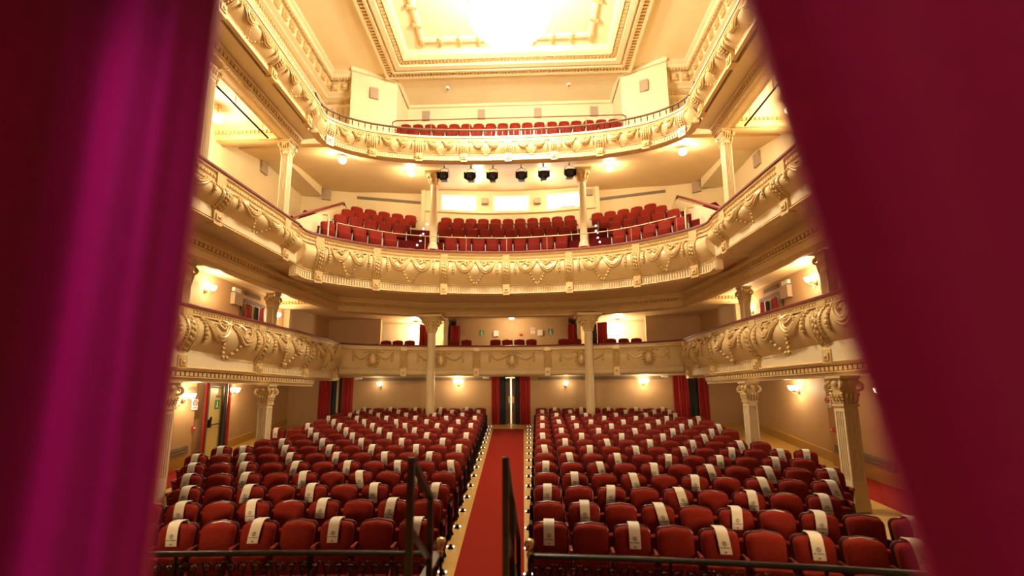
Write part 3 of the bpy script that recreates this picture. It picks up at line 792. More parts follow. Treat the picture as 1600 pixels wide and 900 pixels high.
# chandelier, its lower half in view
root = empty('chandelier', (.28, 11.0, 13.55), 'huge glowing crystal chandelier hanging from the middle of the ceiling', 'chandelier')
mb = MB()
prof = [(0, 0), (.36, .03), (.72, .16), (.98, .38), (1.14, .62), (1.20, .84)]
mb.lathe(prof + [(1.1, .90), (.2, .9)], n=32)
mb.build('crystal_bowl', M['chand'], root, 60)
mb = MB(); mb.lathe([(.62, 1.84), (.66, 1.9), (.60, 2.2), (.4, 2.42), (.06, 2.5)], n=24); mb.build('added_glow_bowl', M['chandtop'], root, 60)  # unseen bowl, added so its glow whitens the ceiling around it
mb = MB()
for i in range(60):
    a = 2 * PI * i / 60
    mb.blob((1.21 * math.cos(a), 1.21 * math.sin(a), .74), (.045, .045, .11), n=6, k=4)
mb.build('crystal_fringe', M['chand'], root, 60)
mb = MB(); mb.lathe([(1.14, .88), (1.26, .88), (1.28, .93), (1.26, .98), (1.14, .98)], n=32)
mb.lathe([(.55, 1.75), (.66, 1.75), (.67, 1.8), (.66, 1.85), (.55, 1.85)], n=24)
for i in range(8):
    a = 2 * PI * i / 8
    mb.tube([(1.2 * math.cos(a), 1.2 * math.sin(a), .95), (.9 * math.cos(a), .9 * math.sin(a), 1.4), (.62 * math.cos(a), .62 * math.sin(a), 1.8)], .02, 6)
mb.build('brass_ring', M['brass'], root, 50)
mb = MB()
for i in range(16):
    a = 2 * PI * i / 16
    mb.blob((1.2 * math.cos(a), 1.2 * math.sin(a), 1.1), (.05, .05, .11), n=8, k=6)
mb.build('candle_fringe', M['chand'], root, 60)
mb = MB(); mb.lathe([(.05, .9), (.05, 1.8), (.10, 1.9), (.03, 2.0), (.025, 3.6), (.25, 3.68), (.28, 3.75)], n=12); mb.build('stem', M['brass'], root, 50)
# ------------------------------------------------------------------ seats
ORD = ['zeroth', 'first', 'second', 'third', 'fourth', 'fifth', 'sixth', 'seventh', 'eighth', 'ninth', 'tenth', 'eleventh', 'twelfth', 'thirteenth', 'fourteenth', 'fifteenth', 'sixteenth', 'seventeenth', 'eighteenth', 'nineteenth', 'twentieth', 'twenty-first', 'twenty-second', 'twenty-third', 'twenty-fourth', 'twenty-fifth', 'twenty-sixth', 'twenty-seventh', 'twenty-eighth', 'twenty-ninth', 'thirtieth']
def outline(w, z0, z1, r=.17, n=8):
    """rounded-top outline, seen from the front"""
    h = w / 2; pts = [(-h * .94, z0), (h * .94, z0)]
    for i in range(n + 1):
        a = i / n * PI / 2
        pts.append((h - r * .95 + r * .95 * math.cos(a) ** .8, z1 - r + (r - .022) * math.sin(a)))
    pts.append((0, z1))
    return pts + [(-x, z) for x, z in pts[2:-1][::-1]]
def pad(mb, pts, y0, y1, puff, tilt=0, zc=None, m=0):
    cx = sum(p[0] for p in pts) / len(pts); cz = sum(p[1] for p in pts) / len(pts)
    def T(x, y, z): return Vector((x, y + (z - cz) * tilt, z))
    rows = []
    for sc_, y in ((.97, y1), (1, y1 - .015), (1, y0 + .03), (.975, y0 + .008), (.90, y0 - puff * .45), (.6, y0 - puff * .9), (.25, y0 - puff)):
        rows.append([T(cx + (x - cx) * sc_, y, cz + (z - cz) * sc_) for x, z in pts])
    mb.grid(rows, closed=True, m=m)
    mb.add(rows[0], [tuple(range(len(pts)))], m); mb.add(rows[-1], [tuple(range(len(pts)))], m)
def seat_meshes():
    d = {}
    mb = MB(); pad(mb, outline(.485, .36, .865, .115), -.035, .03, .03, .16); d['backrest'] = mb.mesh('seat_backrest', M['seat'], 50)
    mb = MB(); pad(mb, outline(.515, .34, .882, .13), .035, .062, 0, .16); d['back_shell'] = mb.mesh('seat_back_shell', M['seatdark'], 40)
    mb = MB(); pad(mb, outline(.47, .20, .50, .06, 5), -.23, -.14, .03, -.10); d['seat'] = mb.mesh('seat_cushion', M['seat'], 50)
    mb = MB()
    pts = [(-.027, -.03), (.027, -.03), (.027, .02), (.016, .032), (-.016, .032), (-.027, .02)]
    rows = [[Vector((x * k, y, .53 + z * k)) for x, z in pts] for y, k in ((-.185, .8), (-.17, 1), (.0, 1), (.02, .9))]
    mb.grid(rows, closed=True); mb.add(rows[0], [tuple(range(6))]); mb.add(rows[-1], [tuple(range(6))])
    d['armrest'] = mb.mesh('seat_armrest', M['arm'], 40)
    mb = MB(); mb.prism([(-.17, .50), (.02, .50), (.05, .30), (.05, .03), (-.17, .03), (-.13, .30)], -.014, .014)
    mb.v = [(z, x, y) for x, y, z in mb.v]
    mb.box((0, -.07, .018), (.05, .34, .036))
    d['side_frame'] = mb.mesh('seat_side_frame', M['seatdark'], 30)
    # ornate iron standard for the aisle end
    mb = MB()
    mb.lathe([(.05, 0), (.05, .03), (.03, .06), (.022, .14), (.035, .18), (.02, .24), (.03, .36), (.02, .44), (.032, .50), (.02, .58), (.03, .57)], (0, -.20, 0), 8)
    mb.lathe([(.05, 0), (.05, .03), (.025, .08), (.02, .3), (.03, .36), (.02, .57)], (0, -.02, 0), 8)
    for s in (-1, 1):
        mb.tube([(0, -.12 + s * (.08 - .05 * math.sin(i / 9 * PI)), .1 + .45 * i / 9) for i in range(10)], .012, 6)
    mb.tube([(0, -.12 + .045 * math.cos(a), .34 + .06 * math.sin(a)) for a in [i / 10 * 2 * PI for i in range(11)]], .011, 6)
    mb.box((0, -.11, .575), (.04, .24, .02))
    d['end_standard'] = mb.mesh('seat_end_standard', M['iron'], 40)
    return d
SM = seat_meshes()
SM['lit_pale_frame'] = SM['side_frame'].copy(); SM['lit_pale_frame'].materials.clear(); SM['lit_pale_frame'].materials.append(M['grey'])  # balcony frames coloured pale to stand in for light falling on them
def new_part(name, me, parent, loc=(0, 0, 0)):
    o = bpy.data.objects.new(name, me); COL.objects.link(o); o.parent = parent; o.location = loc; return o
def make_seat(name, cat):
    root = bpy.data.objects.new(name, None); root.empty_display_size = .1
    root['category'] = cat
    return root
def place_seat(name, cat, group, label, x, y, z, rz, arms=(-1,), std=None, detail=True):
    r = make_seat(name, cat); COL.objects.link(r); r.location = (x, y, z); r.rotation_euler = (0, 0, rz)
    r['label'] = label; r['group'] = group
    new_part('backrest', SM['backrest'], r); new_part('back_shell', SM['back_shell'], r); new_part('seat', SM['seat'], r)
    for a in arms:
        new_part('armrest', SM['armrest'], r, (a * .285, 0, 0))
        if std == a: new_part('end_standard', SM['end_standard'], r, (a * .290, 0, 0))
        else: new_part('side_frame', SM['side_frame' if name == 'theatre_chair' else 'lit_pale_frame'], r, (a * .285, 0, 0))
    return r
# paper sash: a strip hung over the backrest, with faint printed marks
def sash_mesh(skew, length, k):
    mb = MB(); w = .15
    tilt = .16
    def front(z): return -.104 + (z - .64) * tilt
    prof = [(.10 + (.70 - .64) * tilt, .70), (.085 + (.85 - .64) * tilt, .85), (.075 + (.90 - .64) * tilt, .888), (front(.9) + .07, .898), (front(.9) + .02, .886), (front(.85), .85)]
    n = 7
    for i in range(1, n + 1):
        z = .86 - length * i / n; prof.append((front(z) - .012 * math.sin(i / n * PI * .9) - .004 * i / n, z))
    th = .003
    rows = []
    for i, (y, z) in enumerate(prof):
        f = max(0, (.9 - z)) if i > 3 else 0
        dx = skew * f
        dz = skew * .0
        rows.append([Vector((-w / 2 + dx, y, z + dz)), Vector((w / 2 + dx, y, z + dz)), Vector((w / 2 + dx, y + th, z - th)), Vector((-w / 2 + dx, y + th, z - th))])
    mb.grid(rows, closed=True); mb.add(rows[0], [(0, 1, 2, 3)]); mb.add(rows[-1], [(0, 1, 2, 3)])
    def mark(u, z, du, dz):
        y = front(z) - .019; dx = skew * (.9 - z)
        mb.box((u + dx, y, z), (du, .0015, dz), None, 1)
    ze = .86 - length * .52
    for i in range(10):
        a = 2 * PI * i / 10; mark(.023 * math.cos(a), ze + .023 * math.sin(a), .010, .010)
    mark(0, ze, .006, .03)
    zt = .86 - length * .70
    ws = [.012, .010, .0, .010, .008, .010, .012, .009, .011, .010]
    u = -.055
    for q in ws:
        if q: mark(u, zt, q, .012)
        u += .0122
    mark(0, .86 - length * .90, .022, .018)
    return mb.mesh('paper_sash_sheet', [M['paper'], M['ink']], 40)
SASH = [sash_mesh(s, l, i) for i, (s, l) in enumerate(((0, .265), (.10, .27), (-.10, .26), (.22, .28), (-.03, .24), (.05, .28)))]

# outermost seats of each row, measured along the row
LIM = {1: (5.3, 6.0), 2: (5.6, 6.0), 3: (5.85, 5.75), 4: (6.35, 6.35), 5: (6.9, 6.75), 6: (7.5, 7.35), 7: (7.4, 7.3), 8: (6.75, 6.75), 9: (7.4, 7.4), 10: (7.4, 7.1), 11: (7.25, 7.2), 12: (7.2, 7.3), 13: (6.8, 7.1), 14: (6.8, 6.7), 15: (6.8, 6.5), 16: (6.75, 6.4)}
COLS = [(-7.42, 9.0), (7.42, 9.0), (-7.14, 12.2), (7.14, 12.2), (-3.36, 17.35), (3.36, 17.35)]
def row_y(i, x): return 6.22 + .79 * (i - 1) - .032 * x - .0139 * x * x * max(0, 1 - (i - 1) / 11)
for i in range(1, 17):
    for g in (-1, 1):
        x0 = .965 + .36 * (i - 1) / 15 if g < 0 else .985 + .36 * (i - 1) / 15
        lim = LIM[i][0 if g < 0 else 1]
        n = int((lim - x0) / .57 + .35) + 1
        for k in range(n):
            x = g * (x0 + .57 * k); y = row_y(i, x)
            dydx = (row_y(i, x + .01) - row_y(i, x - .01)) / .02
            if any(abs(x - cx) < .50 and abs(y - .1 - cy) < .46 for cx, cy in COLS): continue
            side = 'exit door side' if g < 0 else 'opposite exit door'
            last = k == n - 1
            arms = [g] if not last else [g]
            if k == 0: arms = [-g, g]
            has = (i + k) % 2 == 1
            if i > 6 and k == n - 1 and i % 2: has = True
            place_seat('theatre_chair', 'seat', 'red seats on the stalls floor',
                       'red velvet seat %s, %s row from stage, %s from carpet, %s' % ('wearing white sash' if has else 'without sash', ORD[i], ORD[k + 1], side),
                       x, y, flr(y), math.atan(dydx), arms, -g if k == 0 else None)
            if has:
                s = bpy.data.objects.new('paper_sash', random.choice(SASH)); COL.objects.link(s)
                dx = random.uniform(-.03, .03)
                s.location = (x + dx, y + dx * dydx, flr(y)); s.rotation_euler = (0, 0, math.atan(dydx) + random.uniform(-.03, .03))
                tag(s, 'white printed sash over seat in %s row, %s from carpet, %s' % (ORD[i], ORD[k + 1], side), 'paper sash', 'white sashes on the stalls seats')
# lights on the floor at the aisle ends
ALM = MB(); ALM.box((0, 0, .012), (.09, .045, .024)); ALM.lathe([(.03, .03), (.02, .06), (.022, .07)], (0, 0, 0), 10)
ALB = ALM.mesh('aisle_light_body', M['iron'], 40)
GM = MB(); GM.blob((0, 0, 0), .016, n=10, k=6); GLM = GM.mesh('aisle_light_bulb', M['led'], 60)
for i in range(1, 17):
    for g, w in ((-1, 'exit door side'), (1, 'opposite exit door')):
        f = (6.5 + .79 * (i - 1) - 6) / 11.2; x = .665 + .14 * (i - 1) / 15 if g > 0 else -.60 - .29 * f; y = row_y(i, x) - .02 + .28
        r = empty('aisle_light', (x, y, flr(y)), 'small white floor light at the carpet end of %s row, %s' % (ORD[i], w), 'floor light', 'aisle floor lights')
        new_part('body', ALB, r)
        for s in (-1, 1): new_part('bulb', GLM, r, (s * .055, 0, .035))

# balcony seats along the curve
def rz_of(n): return math.atan2(n.x, -n.y)
def curve_row(path, d, z, s_list, fmt, group, name='balcony_chair'):
    for k, q in enumerate(s_list):
        p, n = path.pn(q); c = p - n * d
        if name == 'balcony_chair' and any(math.hypot(c.x - px, c.y - .1 - 16.25) < .58 for px in (-3.13, 3.13)): continue
        place_seat(name, 'balcony seat', group, fmt % ORD[k + 1], c.x, c.y, z, rz_of(n), (-1, 1) if k == len(s_list) - 1 else (-1,))
def spread_s(path, d, xa, xb, pitch=.57):
    """arc lengths giving seats PITCH apart on the curve at distance D between x = XA and XB"""
    out = []; acc = 0; last = None; N = 1600
    for i in range(N + 1):
        q = path.L * i / N; p, n = path.pn(q); c = p - n * d
        if last is not None: acc += (c - last).length
        if last is None or acc >= pitch:
            if xa <= c.x <= xb: out.append(q); acc = 0
            elif not out: acc = pitch
        last = c
    return out
WINGX = [(-6.45, -3.75)] * 5
for k in range(5):
    d, z = D2[k], F2[k]
    if k == 0:
        curve_row(B2C, d, z, spread_s(B2C, d, -6.3, 6.3), 'red velvet balcony seat in front row behind the curved middle rail, %s from exit-door side', 'red seats on the middle balcony')
        continue
    nm = ORD[k + 1]
    curve_row(B2C, d, z, spread_s(B2C, d, -2.95 if k != 2 else -2.75, 2.95 if k != 2 else 2.75), 'red velvet seat on middle balcony, centre block, ' + nm + ' row, %s from exit-door side', 'red seats on the middle balcony')
    xw = 6.75 - .05 * k + (.1 if k > 2 else 0)
    curve_row(B2C, d, z, spread_s(B2C, d, -xw, -(4.45 if k < 3 else 4.2 if k == 3 else 4.0)), 'red velvet seat on middle balcony, block nearest exit-door side, ' + nm + ' row, %s along', 'red seats on the middle balcony')
    curve_row(B2C, d, z, spread_s(B2C, d, (4.45 if k < 3 else 4.2 if k == 3 else 4.0), xw), 'red velvet seat on middle balcony, block farthest from exit door, ' + nm + ' row, %s along', 'red seats on the middle balcony')
for k, (y, z) in enumerate(((17.32, 14.18), (17.95, 14.80))):
    n = 18
    for i in range(n):
        x = -4.95 + 9.9 * (i + .0) / (n - 1)
        yy = y - .004 * x * x
        place_seat('balcony_chair', 'balcony seat', 'red seats on the top balcony', 'red velvet seat on the topmost balcony, %s row behind iron railing, %s from exit-door side' % (('front', 'rear')[k], ORD[i + 1]), x, yy, z, 0, (-1,))
for grp, xs, lb in (('a', (-6.05, -5.48, -4.9), 'bright room nearer exit door'), ('b', (-2.75, -2.15), 'dim corner beside the dark red curtain'), ('c', (-.75, -.18, .40, .97), 'middle of the rear wall'), ('d', (2.5, 3.1), 'dim corner beside the far pillar'), ('e', (4.75, 5.35, 5.95), 'bright room farther from exit door')):
    for i, x in enumerate(xs):
        place_seat('balcony_chair', 'balcony seat', 'red seats on the lowest balcony', 'red velvet seat on the lowest balcony, %s, %s along' % (lb, ORD[i + 1]), x, 19.4, 4.56, 0, (-1,))

# ------------------------------------------------------------------ rails, iron and stairs
root = empty('balcony_railing', (0, 14.1, 12.3), 'dark iron railing with wooden handrail along the curved topmost balcony', 'railing')
mb = MB(); qs = B3C.samples(0, B3C.L, .2); mb.tube([B3C.at(q, -.06, 12.70) - root.location for q in qs], .035, 8); mb.build('handrail', M['woodtrim'], root, 50)
mb = MB(); mb.tube([B3C.at(q, -.06, 12.42) - root.location for q in qs], .015, 6); mb.build('lower_rail', M['iron'], root, 50)
bal = MB(); bal.lathe([(.014, 0), (.014, .2), (.025, .26), (.014, .30), (.014, .39)], n=6); bme = bal.mesh('baluster_rod', M['iron'], 40)
nb = int(B3C.L / .21)
for i in range(nb): new_part('baluster', bme, root, B3C.at((i + .5) * B3C.L / nb, -.06, 12.32) - root.location)
root = empty('upper_rail', (0, 16.95, 13.2), 'long thin rail with bent ends in front of the topmost balcony seats', 'railing')
mb = MB(); mb.tube([(-5.25, 0, 1.70), (-5.28, 0, 1.93), (-5.15, 0, 2.0)] + [(-5 + i, 0, 2.0) for i in range(11)] + [(5.15, 0, 2.0), (5.28, 0, 1.93), (5.25, 0, 1.70)], .022, 8); mb.build('top_tube', M['railred'], root, 50)
for x in (-5.25, -3.5, -1.75, 0, 1.75, 3.5, 5.25):
    mb = MB(); mb.tube([(x, 0, .8), (x, 0, 1.98)], .014, 6); mb.build('post', M['steel'], root, 50)
root = empty('steel_railing', (0, 14.7, 8.1), 'slim brassy tube railing above the red rail of the curved middle balcony', 'railing')
qa, qb = B2C.s_of(x=-5.75), B2C.s_of(x=5.75)
mb = MB(); mb.tube([B2C.at(q, -.06, 8.67) - root.location for q in B2C.samples(qa, qb, .2)], .020, 8); mb.build('top_tube', M['steel'], root, 50)
for i in range(9):
    q = qa + (qb - qa) * i / 8; mb = MB(); mb.tube([B2C.at(q, -.06, 8.098) - root.location, B2C.at(q, -.06, 8.67) - root.location], .011, 6); mb.build('post', M['steel'], root, 50)
for g, w in ((-1, 'exit-door side'), (1, 'far side')):
    q = B2C.s_of(x=g * 5.9)
    p1 = B2C.at(q, -.35, 8.0); p2 = B2C.at(q, -1.25, 8.3)
    root = empty('loop_rail', p1, 'bent tube handrail at the end of the middle balcony seats, ' + w, 'handrail')
    mb = MB(); a = p1 - p1; b = p2 - p1
    mb.tube([a, a + Vector((0, 0, .9)), a * .9 + b * .1 + Vector((0, 0, 1.0)), b + Vector((0, 0, 1.05))], .026, 8); mb.build('tube', M['steel'], root, 60)
# lighting pipes and spotlights
spx = (-2.47, -1.42, -.55, .59, 1.455, 2.47)
root = empty('lighting_pipe', (0, 15.1, 11.93), 'thin pipe under the topmost balcony carrying six black spotlights', 'pipe')
mb = MB(); pa, pb = B3C.s_of(x=-4.9), B3C.s_of(x=4.9)
def pipe_y(x): return 15.2 - .012 * x * x * 1.6
mb.tube([(x * .25, pipe_y(x * .25) - 15.1, 0) for x in range(-19, 20)], .022, 8); mb.build('tube', M['steel'], root, 50)
for x in (-4.4, -2.9, -1, 1, 2.9, 4.4):
    mb = MB(); mb.tube([(x, pipe_y(x) - 15.1, 0), (x, pipe_y(x) - 15.1, .09)], .012, 6); mb.build('hanger', M['steel'], root, 50)
def spotlight(x, y, z, label):
    root = empty('stage_spotlight', (x, y, z), label, 'spotlight', 'black spotlights on the pipe'); root.scale = (1.25, 1.25, 1.25)
    R = Matrix.Rotation(math.radians(12), 3, 'X')
    mb = MB(); mb.tube([(-.15, 0, .0), (-.16, 0, .10), (-.13, 0, .27), (0, 0, .33), (.13, 0, .27), (.16, 0, .10), (.15, 0, .0)], .011, 6)
    mb.box((0, 0, .38), (.05, .05, .12)); mb.tube([(0, -.05, .43), (0, .05, .43)], .04, 8); mb.build('yoke', M['grey'], root, 50)
    mb = MB()
    rows = []
    for yy, s in ((-.20, .125), (-.17, .125), (-.165, .11), (.10, .115), (.20, .085), (.23, .05)):
        rows.append([R @ Vector((a * s, yy, b * s)) for a, b in ((-1, -.75), (-.75, -1), (.75, -1), (1, -.75), (1, .75), (.75, 1), (-.75, 1), (-1, .75))])
    mb.grid(rows, closed=True); mb.add(rows[-1], [tuple(range(8))]); mb.add(rows[0], [tuple(range(8))])
    mb.build('housing', M['blackpaint'], root, 40)
    mb = MB(); mb.lathe([(.10, 0), (.10, .02), (.085, .02), (.06, .035), (0, .045)], (0, 0, 0), 20, R=R @ Matrix.Rotation(PI / 2, 3, 'X'))
    mb.v = [tuple(Vector(v) + R @ Vector((0, -.20, 0))) for v in mb.v]
    mb.build('lens', M['lensglass'], root, 60)
    for s in (-1, 1):
        mb = MB(); mb.box(R @ Vector((s * .15, -.24, 0)), (.012, .12, .2), R @ Matrix.Rotation(s * .5, 3, 'Z')); mb.build('barn_door', M['blackpaint'], root, 30)
for i, x in enumerate(spx):
    spotlight(x, pipe_y(x), 11.31, 'black stage spotlight on the pipe, %s from the pillar nearer the exit door' % ORD[i + 1])
for g, w in ((-1, 'exit-door side'), (1, 'side opposite the exit door')):
    root = empty('lighting_pipe', (g * 7.55, 8.0, 11.0), 'dark straight pipe hung beneath the topmost side balcony, ' + w, 'pipe')
    mb = MB(); mb.tube([(0, -3.5, 0), (0, 3.9, 0)], .03, 8); mb.build('tube', M['iron'], root, 50)
    for y in (-2.6, -.9, .8, 2.4, 3.6):
        mb = MB(); mb.tube([(0, y, 0), (0, y, .42)], .014, 6); mb.build('hanger', M['steel'], root, 50)
# iron barrier in front of the first row
def rail_y(x): return 4.78 - .032 * x - .0145 * x * x
def barrier(xa, xb, label):
    root = empty('iron_barrier', ((xa + xb) / 2, rail_y((xa + xb) / 2), flr(4.8)), label, 'railing', 'iron barriers before the first row')
    O = root.location
    def P(x, z, dy=0): return Vector((x, rail_y(x) + dy, z)) - O
    n = max(2, int(abs(xb - xa) / .15)); xs = [xa + (xb - xa) * i / n for i in range(n + 1)]
    mb = MB(); rows = []
    for x in xs:
        rows.append([P(x, .985, -.045), P(x, 1.005, -.03), P(x, 1.01, 0), P(x, 1.005, .03), P(x, .985, .045), P(x, .965, .04), P(x, .965, -.04)])
    mb.grid(rows, closed=True); mb.add(rows[0], [tuple(range(7))]); mb.add(rows[-1], [tuple(range(7))]); mb.build('top_bar', M['iron'], root, 50)
    mb = MB(); mb.tube([P(x, .06) for x in xs], .016, 6); mb.build('bottom_bar', M['iron'], root, 50)
    mb = MB(); k = int(abs(xb - xa) / .26)
    for i in range(k):
        c = xa + (xb - xa) * (i + .5) / k
        for s in (-1, 1):
            mb.tube([P(c + s * (.115 - .075 * math.sin(t / 12 * PI)), .10 + .80 * t / 12) for t in range(13)], .011, 6)
            pts = []
            for t in range(14):
                a = t / 13 * 2.2 * PI; r = .055 * (1 - .65 * t / 13)
                pts.append(P(c + s * (.06 + r * math.sin(a) * -1), .89 - .055 + r * math.cos(a)))
            mb.tube(pts, .010, 6)
            pts = [P(c + s * (.05 + .05 * math.sin(t / 10 * PI)), .30 + .36 * t / 10) for t in range(11)]
            mb.tube(pts, .010, 6)
        mb.blob(P(c, .5), (.03, .02, .05))
    mb.build('scroll_lattice', M['iron'], root, 50)
    for x in [xa, xb] + [xa + (xb - xa) * f for f in (.25, .5, .75)]:
        mb = MB(); mb.lathe([(.03, -.1), (.03, .04), (.016, .08), (.016, .90), (.024, .96)], P(x, 0), 8); mb.build('post', M['iron'], root, 50)
    return root, O, P
root, O, P = barrier(-6.2, -.30, 'black scrolled iron barrier before the first row, on the exit door side of the carpet')
mb = MB(); mb.lathe([(.025, .96), (.035, 1.0), (.018, 1.03), (.045, 1.06), (.058, 1.10), (.045, 1.15), (.0, 1.165)], P(-.30, 0), 14); mb.build('ball_finial', M['brass'], root, 60)
mb = MB(); mb.bar(Vector((-.33, 4.78, 1.0)) - O, Vector((-.35, 3.75, .97)) - O, .085, .03); mb.build('return_bar', M['dull'], root, 30)
mb = MB(); mb.tube([Vector((-.35, 3.85, -.2)) - O, Vector((-.35, 3.85, .96)) - O], .018, 8); mb.build('return_post', M['iron'], root, 50)
root, O, P = barrier(.68, 6.6, 'black scrolled iron barrier before the first row, on the side opposite the exit door')
mb = MB(); mb.lathe([(.025, .96), (.035, 1.0), (.018, 1.03), (.045, 1.06), (.058, 1.10), (.045, 1.15), (.0, 1.165)], P(.68, 0), 14); mb.build('ball_finial', M['brass'], root, 60)
def stair_rail(x0, x1, label, pts, posts, low):
    root = empty('stair_railing', (x0, 3.3, 1.1), label, 'stair railing', 'black stair railings'); O = root.location
    for i, (p, zb) in enumerate(posts):
        mb = MB(); mb.bar(Vector((p[0], p[1], zb)) - O, Vector(p) - O, .05, .05, up=Vector((0, 1, 0))); mb.build('post', M['blackpaint'], root, 30)
    mb = MB()
    for a, b in zip(pts, pts[1:]): mb.bar(Vector(a) - O, Vector(b) - O, .05, .045)
    mb.build('handrail', M['blackpaint'], root, 30)
    mb = MB()
    for a, b in zip(low, low[1:]): mb.bar(Vector(a) - O, Vector(b) - O, .045, .03)
    mb.build('lower_rail', M['blackpaint'], root, 30)
stair_rail(-.25, -.25, 'black square-tube stair railing on the exit door side of the carpet', [(-.25, 3.3, 2.22), (-.25, 4.0, 1.76)], [((-.25, 3.3, 2.235), .9), ((-.25, 4.0, 1.77), -.3)], [(-.25, 3.32, 1.68), (-.25, 4.0, 1.22)])
stair_rail(.49, .49, 'black square-tube stair railing standing over the carpet, opposite the exit door', [(.49, 3.3, 2.22), (.51, 4.0, 1.76), (.56, 4.75, 1.16)], [((.49, 3.3, 2.235), .9), ((.515, 4.0, 1.77), -.3), ((.56, 4.75, 1.17), -.15)], [(.49, 3.32, 1.68), (.515, 4.0, 1.22), (.55, 4.72, .66)])
mb = MB()
for i in range(5): mb.box((.1, 3.25 + .26 * i, (.95 - .22 * i - .5) / 2), (1.1, .28, .95 - .22 * i + .5))
S(mb, 'floor_stairs', M['darkcarpet'])
# ------------------------------------------------------------------ doorways and their curtains
def wavy(name, label, a, b, z0, z1, m, group, amp=.05, per=.13, lean=0, ph=0, cat='curtain'):
    """hanging cloth from plan point a to b"""
    a = Vector(a); b = Vector(b); L = (b - a).length; t = (b - a) / L; n = Vector((t.y, -t.x))
    N = max(10, int(L / per * 8)); rows = []
    for j in range(9):
        f = j / 8; z = z1 + (z0 - z1) * f; r1 = []; r2 = []
        for i in range(N + 1):
            s = L * i / N
            y = amp * (.55 + .45 * f) * math.sin(2 * PI * s / per + ph + .5 * math.sin(3 * f + s * 4)) + .3 * amp * math.sin(2 * PI * s / per * .43 + 1 + ph)
            p = a + t * s + n * y
            r1.append(Vector((p.x + lean * f, p.y, z))); 
            p = p - n * .012; r2.append(Vector((p.x + lean * f, p.y, z)))
        rows.append(r1 + r2[::-1])
    mb = MB(); mb.grid(rows, closed=True); mb.add(rows[0], [tuple(range(len(rows[0])))]); mb.add(rows[-1], [tuple(range(len(rows[0])))])
    c = (a + b) / 2
    return tag(mb.build(name, m, None, 60, origin=(c.x, c.y, z0)), label, cat, group)
gdc = 'door curtains'
zf = flr(18.8) + .02; zt = 3.62
Y = 18.93
wavy('door_curtain', 'red curtain on the outer edge of the rear doorway nearest the exit door', (-8.95, Y), (-8.38, Y), zf, zt, M['redcurtain'], gdc)
wavy('door_curtain', 'red curtain on the inner edge of the rear doorway nearest the exit door', (-7.85, Y), (-7.35, Y), zf, zt, M['redcurtain'], gdc)
wavy('door_curtain', 'dark grey inner curtain in the rear doorway nearest the exit door, outer half', (-8.42, Y + .11), (-8.18, Y + .11), zf, zt, M['greycurtain'], gdc)
wavy('door_curtain', 'dark grey inner curtain in the rear doorway nearest the exit door, inner half', (-8.06, Y + .11), (-7.80, Y + .11), zf, zt, M['greycurtain'], gdc)
wavy('door_curtain', 'red curtain drawn open at the middle rear doorway, nearer the exit door', (-.90, Y), (-.52, Y), zf, zt, M['redcurtain'], gdc)
wavy('door_curtain', 'red curtain drawn open at the middle rear doorway, farther from the exit door', (.40, Y), (.88, Y), zf, zt, M['redcurtain'], gdc)
wavy('door_curtain', 'grey curtain inside the middle rear doorway, nearer the exit door', (-.54, Y + .11), (-.26, Y + .11), zf, zt, M['greycurtain'], gdc)
wavy('door_curtain', 'grey curtain inside the middle rear doorway, farther from the exit door', (.18, Y + .11), (.44, Y + .11), zf, zt, M['greycurtain'], gdc)
wavy('door_curtain', 'red curtain on the inner edge of the rear doorway farthest from the exit door', (7.35, Y), (8.03, Y), zf, zt, M['redcurtain'], gdc)
wavy('door_curtain', 'red curtain on the outer edge of the rear doorway farthest from the exit door', (8.48, Y), (8.95, Y), zf, zt, M['redcurtain'], gdc)
wavy('door_curtain', 'dark grey curtain between two red ones in the rear doorway farthest from exit door', (8.0, Y + .11), (8.52, Y + .11), zf, zt, M['greycurtain'], gdc)
# wooden double door ajar in the middle doorway
root = empty('double_door', (-.05, 19.2, zf), 'dark wooden double door ajar between the grey curtains at the carpet end', 'door')
for xa, xb in ((-.86, -.045), (.03, .80)):
    mb = MB(); mb.box(((xa + xb) / 2 + .05, 0, 1.06), (xb - xa, .05, 2.1))
    for zc in (.55, 1.55): mb.box(((xa + xb) / 2 + .05, -.03, zc), (xb - xa - .3, .02, .8))
    lf = mb.build('door_leaf', M['woodtrim'], root, 30)
mb = MB(); mb.box((-.03, -.06, 1.12), (.10, .02, .30)); mb.box((.13, -.06, 1.12), (.10, .02, .30)); mb.build('push_plate', M['brass'], root, 30)
l = bpy.data.lights.new('lobby_light', 'AREA'); l.energy = 260; l.size = 1.2; l.color = (1, .97, .9)
o = bpy.data.objects.new('lobby_light', l); COL.objects.link(o); o.location = (.1, 19.6, 3.5); o.rotation_euler = (math.radians(50), 0, 0)
# small lit picture in the lobby seen through the grey curtains
mb = MB(); mb.box((-8.3, 20.4, 2.55), (.35, .04, .5)); tag(mb.build('lit_sign', M['lamp'], None, 30), 'small glowing yellow sign seen between the grey curtains nearest the exit door', 'sign')
